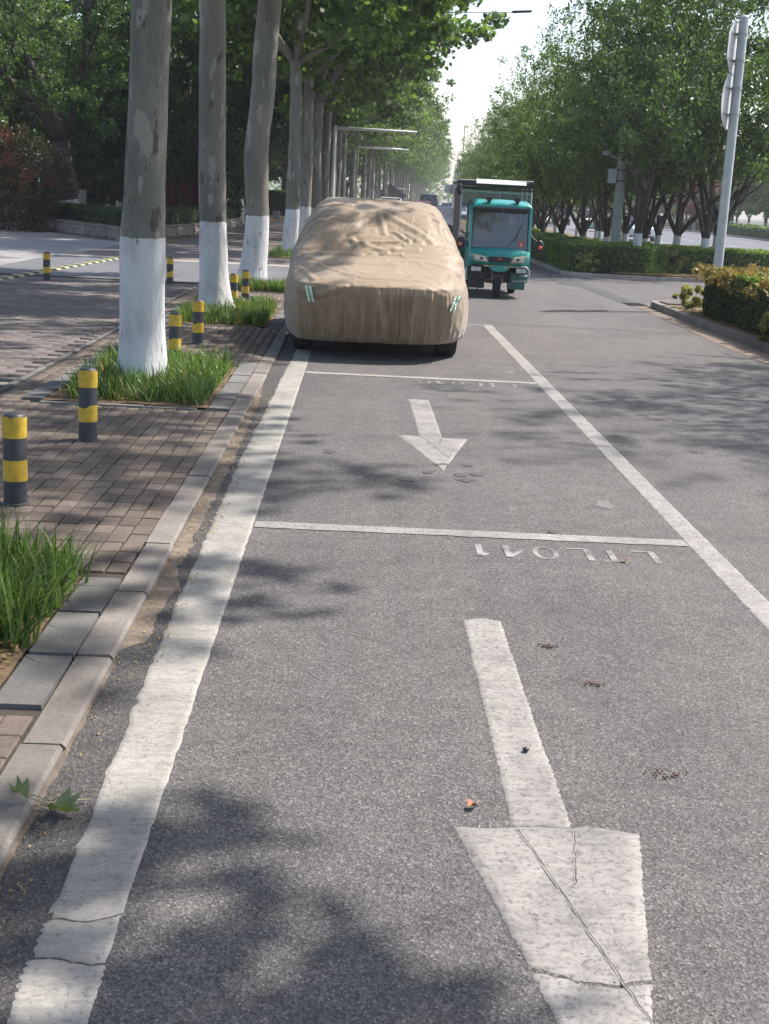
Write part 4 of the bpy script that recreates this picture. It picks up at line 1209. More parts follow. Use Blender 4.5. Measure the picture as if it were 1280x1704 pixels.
# ================================================================== COVERED CAR
def m_cover(name, k=1.0):
    m, n, l, b = newmat(name)
    p = coords(n)
    c = ramp(n, l, nz(n, l, p, 1.2, 2, .5), [(.3, (.245 * k, .176 * k, .110 * k)), (.7, (.31 * k, .228 * k, .148 * k))])
    c = mix(n, l, 1.0, c, ramp(n, l, nz(n, l, p, 24, 4, .7), [(.3, .9), (.7, 1.07)]), 'MULTIPLY')
    l.new(c, b.inputs['Base Color']); b.inputs['Roughness'].default_value = .55
    b.inputs['Specular IOR Level'].default_value = .35
    b.inputs['Sheen Weight'].default_value = .3
    b1 = bump(n, l, b, nz(n, l, p, 9, 5, .6), .15, .02)
    bump(n, l, b, nz(n, l, p, 60, 3, .6), .25, .004, b1)
    return m
M['cover'] = m_cover('tan_cover_cloth')
car = thing('covered_car', 'parked car under a wrinkled tan dust cover, facing the viewer', 'car', (.205, 16.42, 0))
keys = np.array([  # z, half width, front y, rear y, superellipse exponent
    (.185, .985, -2.14, 2.20, 4.4), (.23, 1.01, -2.19, 2.26, 4.4), (.36, 1.04, -2.25, 2.30, 4.4), (.56, 1.045, -2.31, 2.32, 4.4), (.72, 1.035, -2.35, 2.30, 4.4),
    (.795, 1.02, -2.33, 2.28, 4.4), (.85, 1.005, -2.20, 2.26, 4.4), (.91, 1.0, -1.92, 2.24, 4.4), (.97, .995, -1.60, 2.2, 4.4), (1.06, .985, -1.28, 2.15, 4.4),
    (1.24, .925, -.98, 2.06, 4.6), (1.40, .845, -.70, 1.92, 4.8), (1.54, .765, -.42, 1.76, 5.0), (1.615, .70, -.16, 1.6, 5.0), (1.652, .63, .08, 1.35, 4.4),
    (1.668, .42, .35, 1.0, 3.0), (1.675, .02, .62, .68, 2.2)])
NT, NA = 260, 760
tt = np.linspace(0, 1, len(keys)); tq = np.linspace(0, 1, NT)
K = np.stack([np.interp(tq, tt, keys[:, i]) for i in range(5)], 1)
for _ in range(12):
    K[1:-1] = .25 * K[:-2] + .5 * K[1:-1] + .25 * K[2:]
th = np.linspace(0, 2 * PI, NA, endpoint=False)
# more columns across the front
th = th + .35 * np.sin(2 * (th + PI / 2)) * .5 * -1
c_, s_ = np.cos(th), np.sin(th)
mid = (K[:, 2] + K[:, 3]) / 2; half = (K[:, 3] - K[:, 2]) / 2
ex = K[:, 4][:, None]
rr = 1 / ((np.abs(c_)[None] / 1) ** ex + np.abs(s_)[None] ** ex) ** (1 / ex)
X = rr * c_[None] * K[:, 1][:, None]; Y = mid[:, None] + rr * s_[None] * half[:, None]
Z = np.repeat(K[:, 0][:, None], NA, 1)
def normals(X, Y, Z):
    P = np.stack([X, Y, Z], 2)
    du = np.roll(P, -1, 1) - np.roll(P, 1, 1)
    dv = np.empty_like(P); dv[1:-1] = P[2:] - P[:-2]; dv[0] = P[1] - P[0]; dv[-1] = P[-1] - P[-2]
    n = np.cross(du, dv); n /= np.linalg.norm(n, axis=2)[:, :, None] + 1e-9
    return n
def gx(v, c, w_): return np.exp(-((v - c) / w_) ** 2)
Nn = normals(X, Y, Z)
sh_ = X.shape
Pf = np.c_[X.ravel(), Y.ravel(), Z.ravel()]
wrp = .25 * np.c_[noise3(Pf * 1.6, 1), noise3(Pf * 1.6, 2), noise3(Pf * 1.6, 3)]
front = 1 / (1 + np.exp((Y + 1.95) / .10)) * (np.abs(c_)[None] < .97)
low = np.clip((.80 - Z) / .18, 0, 1)
D = np.zeros(sh_)
# broad sag, then stretched creases running mostly sideways over bonnet and screen
D += .010 * fbm((Pf + wrp) * np.array([1.3, 1.1, 1.6]), 2, 11).reshape(sh_)
def crease(scale, seed, pw=1.0, wk=1.0):
    v = np.abs(noise3((Pf + wrp * wk) * np.array(scale), seed)).reshape(sh_)
    return (1 - np.clip(v * 3.2, 0, 1)) ** pw
on_top = np.clip((Z - .80) / .08, 0, 1)
msk = np.clip(.5 + 1.4 * noise3(Pf * 1.3, 77).reshape(sh_), 0, 1)
D += on_top * (.022 * crease((.8, 2.2, 3.6), 21, 1.3, 2.0) * msk + .013 * crease((1.6, 4.4, 7.5), 22, 1.2, 1.2) * (1 - .5 * msk))
D += on_top * .007 * crease((4, 8, 14), 23, 1.0, .8)
D += .004 * crease((7, 7, 9), 24, 1.0, .8) * msk
# hanging pleats below the bonnet edge
u = X * (1 + .10 * (.8 - Z)) + .022 * noise3(np.c_[X.ravel() * 2, Z.ravel() * 2.2, X.ravel() * 0], 5).reshape(sh_) + .006 * noise3(np.c_[X.ravel() * 9, Z.ravel() * 9, X.ravel() * 0], 6).reshape(sh_)
def pleat(f, k, seed):
    v = np.abs(noise3(np.c_[u.ravel() * f, Z.ravel() * k, X.ravel() * 0 + seed], seed).reshape(sh_))
    return 1 - np.clip(v * 3.0, 0, 1)
D += front * low * (.045 * pleat(6.5, .5, 7) + .040 * pleat(13, .9, 8) + .016 * pleat(27, 1.6, 9) - .036)
# crinkles just above the elastic hem
hemz = np.exp(-((Z - .22) / .11) ** 2)
sang = np.arctan2(s_, c_)[None] * np.ones(sh_)
cr = noise3(np.c_[(X * 17).ravel(), (Y * 17).ravel(), (Z * 5).ravel()], 9).reshape(sh_)
D += hemz * .014 * cr
# side drape folds
side = 1 - front
pls = 1 - 2 * np.abs(noise3(np.c_[(Y + .25 * Z).ravel() * 4.2, Z.ravel() * .8, X.ravel()], 12).reshape(sh_))
D += side * np.clip((.95 - Z) / .5, 0, 1) * .022 * pls
# mirrors under the cloth
for sx in (-1, 1):
    D += .085 * np.exp(-((X - sx * 1.0) / .25) ** 2 - ((Y + 1.0) / .22) ** 2 - ((Z - 1.07) / .13) ** 2)
# long tension folds: (x, y, z) to (x, y, z), height, width
def seg_fold(a, b, amp, wd):
    a = np.array(a); b = np.array(b); ab = b - a; L2 = ab @ ab
    t_ = np.clip(((Pf - a) @ ab) / L2, 0, 1)
    dist = np.linalg.norm(Pf + wrp * .12 - a - t_[:, None] * ab, axis=1)
    prof = np.exp(-(dist / wd) ** 2) - .5 * np.exp(-((dist - 2.0 * wd) / wd) ** 2)
    return (.75 * amp * prof * (1 - .6 * np.abs(t_ - .4))).reshape(sh_)
for f in [((-.05, -.40, 1.56), (-.55, -1.1, 1.16), .028, .035), ((-.02, -.42, 1.55), (.06, -.85, 1.30), .022, .03), ((.0, -.4, 1.56), (.62, -.95, 1.24), .022, .04),
          ((.66, -.3, 1.55), (.86, -1.1, 1.15), .022, .04), ((-.70, -.5, 1.40), (-.88, -1.3, 1.05), .02, .04), ((-.97, -1.15, 1.06), (-.2, -1.25, 1.07), .022, .035),
          ((-.99, -1.2, 1.03), (-.45, -1.9, .93), .026, .035), ((-1.0, -1.25, .98), (-.70, -2.15, .84), .024, .03), ((.99, -1.1, 1.08), (.80, -1.9, .93), .026, .04),
          ((.35, -1.0, 1.22), (.06, -1.22, 1.09), .028, .03), ((.35, -1.0, 1.22), (.18, -.80, 1.32), .02, .025), ((-.25, -1.1, 1.16), (-.33, -.9, 1.28), .02, .03), ((-.35, -.98, 1.22), (.1, -1.18, 1.1), .018, .03),
          ((-.99, -1.0, 1.12), (-.86, -2.2, .7), .03, .05), ((-.84, -2.24, .72), (-.55, -2.34, .30), .032, .05), ((-.60, -2.33, .66), (-.50, -2.36, .40), .03, .04),
          ((-.78, -2.26, .66), (-.35, -2.34, .78), .028, .03), ((.86, -2.24, .66), (.55, -2.33, .79), .026, .03), ((.88, -2.2, .64), (.97, -1.9, .35), .04, .05), ((.98, -1.2, 1.0), (.88, -2.15, .68), .03, .045),
          ((.82, -2.28, .40), (.70, -2.32, .22), .03, .04), ((.9, -.4, 1.3), (.99, -1.0, 1.1), .02, .04)]:
    D += seg_fold(*f)
top_f = np.clip((1 - tq) / .06, 0, 1)[:, None]
D *= top_f * .85 + .15
Nn[:, :, 2] *= np.clip((K[:, 0][:, None] - .25) / .2, 0, 1)
X = X + Nn[:, :, 0] * D; Y = Y + Nn[:, :, 1] * D; Z = Z + Nn[:, :, 2] * D
# uneven hem: lower on the left, lifted at the right front
hem = np.interp(tq, [0, .10], [1, 0])[:, None]
Z = Z + hem * (.006 * noise3(np.c_[(c_ * 6), (s_ * 9), s_ * 0], 4)[None] + .012 * (c_ > 0) * np.abs(c_)[None] - .02 * (c_ < 0) * np.abs(c_)[None])
V = np.stack([X, Y, Z], 2).reshape(-1, 3)
ii = np.arange(NT * NA).reshape(NT, NA)
F = np.stack([ii[:-1].ravel(), np.roll(ii, -1, 1)[:-1].ravel(), np.roll(ii, -1, 1)[1:].ravel(), ii[1:].ravel()], 1)
me = npmesh('dust_cover', V, F, M['cover'], True)
cover = link('dust_cover', me, car)
COVER_P = V
m = MB(); m.box(-.74, .74, -1.75, 1.8, .24, .5); m.build('underbody', M['black'], car)
def wheel(parent, x, y, r, w_, name='wheel', rim=None, loc_z=None, segs=28):
    """axis along X"""
    m = MB(); s = .02 * r / .33
    m.lathe([(r * .62, -w_ / 2), (r * .93, -w_ / 2), (r * .985, -w_ / 2 + s), (r, -w_ / 2 + 2 * s), (r, w_ / 2 - 2 * s), (r * .985, w_ / 2 - s), (r * .93, w_ / 2), (r * .62, w_ / 2)], segs, axis='X')
    o = m.build(name, M['rubber'], parent, auto=True); o.location = (x, y, r if loc_z is None else loc_z)
    m = MB(); m.lathe([(.02, -w_ * .40), (r * .2, -w_ * .42), (r * .55, -w_ * .34), (r * .63, -w_ * .47), (r * .63, w_ * .47), (r * .55, w_ * .34), (r * .2, w_ * .42), (.02, w_ * .4)], 20, axis='X')
    m.build('rim', rim or M['chrome'], o, auto=True)
    return o
for sx in (-1, 1):
    for yy in (-1.38, 1.36): wheel(car, sx * .80, yy, .345, .235)
# reflective strips, laid on the cloth
M['reflect'] = plain('reflective_strip', (.62, .72, .62), .35, var=.08)
M['strip_green'] = plain('strip_green', (.08, .36, .16), .45)
def on_cloth(x, z, lift=.006):
    sel = COVER_P[(COVER_P[:, 1] < -1.4) & (np.abs(COVER_P[:, 0] - x) < .03) & (np.abs(COVER_P[:, 2] - z) < .03)]
    if len(sel) == 0: return (x, -2.3, z)
    return (x, sel[:, 1].min() - lift, z)
for (xa, za, xb, zb) in ((-.745, .765, -.70, .60), (.865, .73, .80, .56)):
    for (of, mt, wd) in ((-.022, 'reflect', .011), (.0, 'strip_green', .006), (.022, 'reflect', .011)):
        vs = []; fs = []
        for k in range(9):
            q = k / 8; x = xa + (xb - xa) * q + of; z = za + (zb - za) * q
            for e in (-wd, wd): vs.append(on_cloth(x + e, z, .007))
        for k in range(8): fs.append((2 * k, 2 * k + 1, 2 * k + 3, 2 * k + 2))
        m = MB(); m.add(vs, fs); o = m.build('reflective_strip' if mt == 'reflect' else 'strip_middle', M[mt], car, fix=False)
        md = o.modifiers.new('thick', 'SOLIDIFY'); md.thickness = .002

# ================================================================== TRICYCLE
M['teal'] = plain('teal_paint', (.010, .29, .27), .28, coat=.6, var=.06)
M['teal_dark'] = plain('dark_green_paint', (.01, .12, .10), .4, coat=.3)
M['lens'] = plain('lamp_lens', (.62, .63, .60), .12, coat=.8)
M['amber'] = plain('amber_trim', (.50, .42, .22), .35, coat=.4)
M['orange'] = plain('orange_reflector', (.75, .12, .04), .3, coat=.5)
M['sticker'] = plain('red_sticker', (.6, .07, .05), .5)
M['tarp'] = plain('grey_brown_tarp', (.13, .115, .10), .8, var=.25, bmp=.2)
M['glass'] = m_glass('dark_glass')
M['clear'] = m_clear('clear_sheet')
M['windshield'] = m_clear('windshield_glass', (.42, .45, .46), .38, .04)
tk = thing('cargo_tricycle', 'teal enclosed motor tricycle with roofed cargo box, coming towards the viewer', 'tricycle', (2.575, 24.92, 0))
# cab shell, with openings
def loft(m, secs, close=True):
    n = len(secs[0]); vs = [v for s in secs for v in s]; fs = []
    for i in range(len(secs) - 1):
        for k in range(n if close else n - 1): fs.append((i * n + k, i * n + (k + 1) % n, (i + 1) * n + (k + 1) % n, (i + 1) * n + k))
    return m.add(vs, fs)
W2 = .58
m = MB()   # nose: cowl and front panel
secs = []
for z, y, hw in ((.60, .02, .52), (.66, -.04, .545), (.76, -.05, .56), (.84, -.03, .565), (.88, .02, .56), (.905, .09, .55)):
    secs.append([(x * hw, y + .10 * abs(x) ** 3 * (1 if abs(x) > .3 else 1), z) for x in np.linspace(-1, 1, 13)])
loft(m, secs, False)
o = m.build('front_panel', M['teal'], tk, smooth=True, fix=False); md = o.modifiers.new('t', 'SOLIDIFY'); md.thickness = .03; md.offset = 1
m = MB(); m.box(-.545, .545, .10, .20, .58, .88); m.build('bulkhead', M['teal_dark'], tk)
for sx in (-1, 1):
    m = MB(); m.prism([(.06, .56), (.06, .9), (.16, 1.66), (.23, 1.66), (.15, .9), (.15, .56)], sx * W2, sx * (W2 - .055), axis='X'); m.build('pillar', M['teal'], tk, bevel=.01)
    m = MB(); m.prism([(.15, .30), (.15, .9), (.95, .9), (.95, .30)], sx * (W2 - .005), sx * (W2 - .04), axis='X'); m.build('side_panel', M['teal'], tk, bevel=.008)
    m = MB(); m.prism([(.88, .9), (.88, 1.66), (.97, 1.66), (.97, .9)], sx * (W2 - .003), sx * (W2 - .045), axis='X'); m.build('rear_pillar', M['teal'], tk)
m = MB(); secs = []   # visor roof
for y, z, hw, th_ in ((-.05, 1.655, .555, .03), (-.03, 1.70, .55, .05), (.10, 1.765, .50, .05), (.35, 1.79, .49, .05), (.98, 1.79, .49, .05)):
    secs.append([(-hw, y, z - th_), (-hw * .99, y, z - .01), (-hw * .88, y, z), (0, y - .015, z + .012), (hw * .88, y, z), (hw * .99, y, z - .01), (hw, y, z - th_)])
loft(m, secs, False); o = m.build('visor_roof', M['teal'], tk, smooth=True, fix=False); md = o.modifiers.new('t', 'SOLIDIFY'); md.thickness = .02
m = MB(); m.box(-.50, .50, .0, .9, 1.60, 1.64); m.build('roof_lining', M['black'], tk)
m = MB(); m.add([(-.525, .085, .905), (.525, .085, .905), (.51, .185, 1.63), (-.51, .185, 1.63)], [(0, 1, 2, 3)]); o = m.build('windshield', M['windshield'], tk, fix=False); md = o.modifiers.new('t', 'SOLIDIFY'); md.thickness = .006
m = MB()
for a, b in (((-.525, .905), (.525, .905)), ((.525, .905), (.51, 1.63)), ((.51, 1.63), (-.51, 1.63)), ((-.51, 1.63), (-.525, .905))):
    f_ = lambda p: (p[0], .078 + (p[1] - .905) * .138, p[1])
    m.tube([f_(a), f_(b)], .012, 6)
m.build('windshield_seal', M['rubber'], tk)
m = MB(); m.tube([(.12, .03, .90), (.30, .10, 1.14), (.42, .135, 1.39)], [.008, .007, .005], 5); m.tube([(.30, .085, 1.06), (.36, .125, 1.30)], .006, 5); m.build('wiper', M['black'], tk)
m = MB(); m.lathe([(.0, -.002), (.055, -.002), (.055, .002), (.0, .002)], 20, axis='Y'); o = m.build('sticker', M['sticker'], tk); o.location = (.40, .088, 1.0); o.scale = (1, 1, 1.1)
m = MB(); m.box(.375, .425, .083, .087, .985, 1.0); m.box(.392, .408, .083, .087, .96, 1.03); m.build('sticker_figure', M['white_paint'], tk)
# driver's space: seat, bar, back wall
m = MB(); m.box(-.42, .42, .62, .95, .45, .62); m.box(-.42, .42, .90, 1.0, .62, 1.05); m.build('seat', M['black'], tk, bevel=.03)
m = MB(); m.tube([(-.30, .42, 1.0), (-.12, .36, .98), (.12, .36, .98), (.30, .42, 1.0)], .014, 6); m.tube([(0, .36, .98), (0, .25, .5)], .02, 6); m.build('handlebar', M['dark_metal'], tk)
m = MB(); m.box(-.53, .53, 1.0, 1.03, .3, 1.0); m.build('back_wall', M['teal_dark'], tk)
m = MB(); m.box(-.5, .5, .15, 1.0, .28, .31); m.build('floor_pan', M['dark_metal'], tk)
# headlamps
for sx in (-1, 1):
    P_ = [(sx * .20, .655), (sx * .47, .68), (sx * .50, .80), (sx * .26, .765)]
    if sx < 0: P_ = [(a, b) for a, b in P_]
    m = MB(); m.prism([(a, b) for a, b in P_], -.115, -.02, axis='Y'); hl = m.build('headlight', M['amber'], tk, bevel=.012)
    cx0 = sum(a for a, b in P_) / 4; cz0 = sum(b for a, b in P_) / 4
    m = MB(); m.prism([(cx0 + (a - cx0) * .78, cz0 + (b - cz0) * .70) for a, b in P_], -.125, -.11, axis='Y'); m.build('lens', M['lens'], hl, bevel=.008)
    m = MB(); m.lathe([(.028, -.006), (.022, 0), (.0, .0)], 14, c=(cx0 - sx * .02, -.128, cz0), axis='Y'); m.build('reflector', M['dark_metal'], hl)
m = MB(); m.box(-.20, .20, -.105, -.04, .66, .765); gr = m.build('grille', M['black'], tk, bevel=.008)
m = MB()
for k in range(9):
    m.tube([(-.18 + k * .045, -.108, .67), (-.18 + k * .045 + .03, -.108, .755)], .003, 4); m.tube([(-.15 + k * .045, -.108, .67), (-.18 + k * .045, -.108, .755)], .003, 4)
m.build('mesh_bars', M['dark_metal'], gr)
m = MB(); m.lathe([(.001, -.004), (.035, -.004), (.035, .004), (.001, .004)], 18, axis='Y'); o = m.build('emblem', M['sticker'], tk); o.location = (0, -.112, .725); o.scale = (1.2, 1, .55)
m = MB(); m.box(-.53, .53, -.05, .02, .575, .605); m.build('trim_bar', M['amber'], tk, bevel=.005)
# lower lamps, leg shields, tool box
for sx in (-1, 1):
    m = MB(); m.box(sx * .42 - .105, sx * .42 + .105, -.06, .03, .475, .575); b_ = m.build('lower_lamp', M['dark_metal'], tk, bevel=.008)
    m = MB(); m.box(sx * .42 - .09, sx * .42 - .004, -.068, -.055, .487, .563); m.box(sx * .42 + .004, sx * .42 + .09, -.068, -.055, .487, .563); m.build('lens', M['lens'], b_)
    m = MB(); m.box(sx * .38 - .14, sx * .38 + .14, .05, .30, .17, .48); m.build('leg_shield', M['black'] if sx < 0 else M['teal_dark'], tk, bevel=.015)
    pts = [(sx * .28, -.05, .585), (sx * .50, -.07, .60), (sx * .565, -.08, .54), (sx * .575, -.09, .42), (sx * .53, -.085, .345), (sx * .27, -.06, .33)]
    m = MB(); m.tube(pts, .014, 8); m.tube([(sx * .40, -.075, .43), (sx * .56, -.085, .44)], .011, 6); m.build('crash_bar', M['dark_metal'] if sx < 0 else M['grey_metal'], tk, smooth=True)
m = MB(); m.tube([(-.38, -.02, .36), (-.36, -.03, .18), (-.39, -.05, .13)], .014, 6); m.build('foot_peg', M['dark_metal'], tk)
# front wheel with fender and fork
wheel(tk, 0, .12, .255, .11, name='front_wheel', rim=M['dark_metal'])
m = MB(); secs = []
for k in range(13):
    a = math.radians(25 + k * 11.5); rr0 = .31
    y = .12 - math.cos(a) * rr0; z = .255 + math.sin(a) * rr0
    secs.append([(x, y, z - .35 * x * x * 4) for x in (-.10, -.06, 0, .06, .10)])
loft(m, secs, False); o = m.build('mudguard', M['black'], tk, smooth=True, fix=False); o.modifiers.new('t', 'SOLIDIFY').thickness = .01
m = MB(); m.prism([(-.19, .555), (-.06, .60), (.06, .60), (.19, .555), (.12, .50), (0, .485), (-.12, .50)], -.16, .0, axis='Y'); m.build('front_fender', M['teal'], tk, bevel=.02, seg=3)
for sx in (-1, 1):
    m = MB(); m.tube([(sx * .085, .12, .255), (sx * .085, .16, .58)], .018, 8); m.tube([(sx * .085, .13, .30), (sx * .085, .15, .46)], .026, 8); m.build('fork_leg', M['grey_metal'], tk, smooth=True)
m = MB(); m.box(-.26, .26, .18, .3, .34, .56); m.build('inner_guard', M['black'], tk)
# rear axle and wheels under the cargo box
for sx in (-1, 1): wheel(tk, sx * .46, 1.75, .255, .13, name='rear_wheel', rim=M['dark_metal'])
m = MB(); m.tube([(-.45, 1.75, .255), (.45, 1.75, .255)], .035, 8); m.box(-.06, .06, 1.65, 1.85, .18, .33); m.build('rear_axle', M['dark_metal'], tk)
m = MB(); m.box(-.40, -.34, .3, 2.5, .30, .36); m.box(.34, .40, .3, 2.5, .30, .36); m.box(-.40, .40, 1.0, 1.05, .30, .36); m.build('chassis', M['dark_metal'], tk)
# cargo box: lower steel sides, tarp, clear front window, roof frame with rack
CX0, CX1, CY0, CY1 = -.70, .68, 1.16, 2.72
cg = bpy.data.objects.new('cargo_box', None); COL.objects.link(cg); cg.parent = tk
m = MB(); m.box(CX0, CX1, CY0, CY1, .48, .56); m.build('floor', M['dark_metal'], cg)
m = MB(); m.box(CX0, CX1, CY0, CY0 + .03, .56, .98); m.box(CX0, CX0 + .03, CY0, CY1, .56, .98); m.box(CX1 - .03, CX1, CY0, CY1, .56, .98); m.build('steel_sides', M['teal_dark'], cg, bevel=.006)
m = MB()
for x in (CX0 + .02, CX1 - .02):
    for y in (CY0 + .01, (CY0 + CY1) / 2, CY1 - .02): m.tube([(x, y, .9), (x, y, 2.06)], .018, 6)
for z in (1.64, 1.93, 2.06):
    m.tube([(CX0 + .02, CY0 + .01, z), (CX1 - .02, CY0 + .01, z)], .018 if z > 1.7 else .016, 6)
for x in (CX0 + .02, CX1 - .02): m.tube([(x, CY0, 2.06), (x, CY1, 2.06)], .016, 6)
m.tube([(0.05, CY0 + .01, 1.64), (0.05, CY0 + .01, 1.93)], .008, 6)
m.build('frame', M['grey_metal'], cg)
m = MB(); m.box(CX0 + .03, CX1 - .03, CY0 + .018, CY0 + .022, 1.65, 1.92); m.build('front_window', M['clear'], cg)
m = MB(); 
for j in range(7):
    for i_ in range(10): pass
yy_ = np.linspace(CY0 + .05, CY1, 22); zz_ = np.linspace(.75, 1.98, 12)
vs = [(CX0 - .005 - .02 * math.sin(a * 9) * (1 - abs(b - 1.4) / 1.0) - .01, a, b) for b in zz_ for a in yy_]
fs = [(j * 22 + i_, j * 22 + i_ + 1, (j + 1) * 22 + i_ + 1, (j + 1) * 22 + i_) for j in range(11) for i_ in range(21)]
m.add(vs, fs); o = m.build('side_tarp', M['tarp'], cg, smooth=True, fix=False); o.modifiers.new('t', 'SOLIDIFY').thickness = .006
m = MB(); m.box(CX0 - .06, CX1 + .03, CY0 - .02, CY1 + .05, 2.075, 2.10); m.box(CX0 - .07, CX1 + .03, CY0 - .04, CY0 - .01, 2.03, 2.12); m.build('roof_sheet', M['black'], cg, bevel=.005)
m = MB(); m.tube([(CX0 + .02, CY0 - .03, 1.98), (CX1, CY0 - .03, 1.98)], .016, 6); m.tube([(CX0 - .04, CY0 - .05, 2.00), (CX1, CY0 - .05, 2.03)], .012, 6); m.build('front_rail', M['black'], cg)
m = MB(); m.prism([(CY0 - .09, 2.08), (CY0 - .07, 2.075), (CY0 + .02, 2.155), (CY0 + .0, 2.165)], -.42, .54, axis='X'); m.build('roof_board', M['white_paint'], cg, bevel=.004)
m = MB()
m.tube([(CX0 - .04, CY0, 2.13), (CX1, CY0, 2.16)], .012, 6)
for k in range(8): m.tube([(CX0 + .05 + k * .18, CY0 + .1, 2.12), (CX0 + .05 + k * .18, CY1, 2.14)], .012, 5)
m.build('roof_rack', M['grey_metal'], cg)
m = MB(); m.tube([(CX0 - .02, CY0 - .05, 1.86), (CX0 - .06, CY0 - .06, 1.96), (CX0 - .02, CY0 - .06, 2.06)], .035, 8); m.build('rolled_tarp_end', M['black'], cg, smooth=True)
# things on the visor: two lamps
for x in (-.255, .265):
    m = MB(); m.box(x - .055, x + .055, -.04, .05, 1.765, 1.84); m.box(x - .03, x + .03, -.02, .03, 1.73, 1.77); sp_ = m.build('spotlight', M['black'], tk, bevel=.01)
    m = MB(); m.box(x - .045, x + .045, -.046, -.038, 1.775, 1.83); m.build('lens', M['dark_metal'], sp_)
# mirrors with orange indicators
for sx in (-1, 1):
    m = MB(); m.tube([(sx * .57, .10, 1.18), (sx * .64, .02, 1.10), (sx * .70, .0, 1.06)], .009, 6)
    m.tube([(sx * .57, .10, .98), (sx * .64, .02, 1.03)], .007, 6); ar = m.build('mirror_arm', M['dark_metal'], tk)
    m = MB(); m.lathe([(.0, -.03), (.06, -.028), (.088, -.012), (.088, .012), (.06, .02), (.0, .022)], 18, axis='Y'); o = m.build('mirror', M['black'], tk, smooth=True); o.location = (sx * .73, .0, .99); o.scale = (1, 1, 1.25)
    m = MB(); m.lathe([(.0, -.02), (.03, -.016), (.038, -.0)], 14, axis='Y'); o = m.build('indicator', M['orange'], tk, smooth=True); o.location = (sx * .745, -.03, .965)

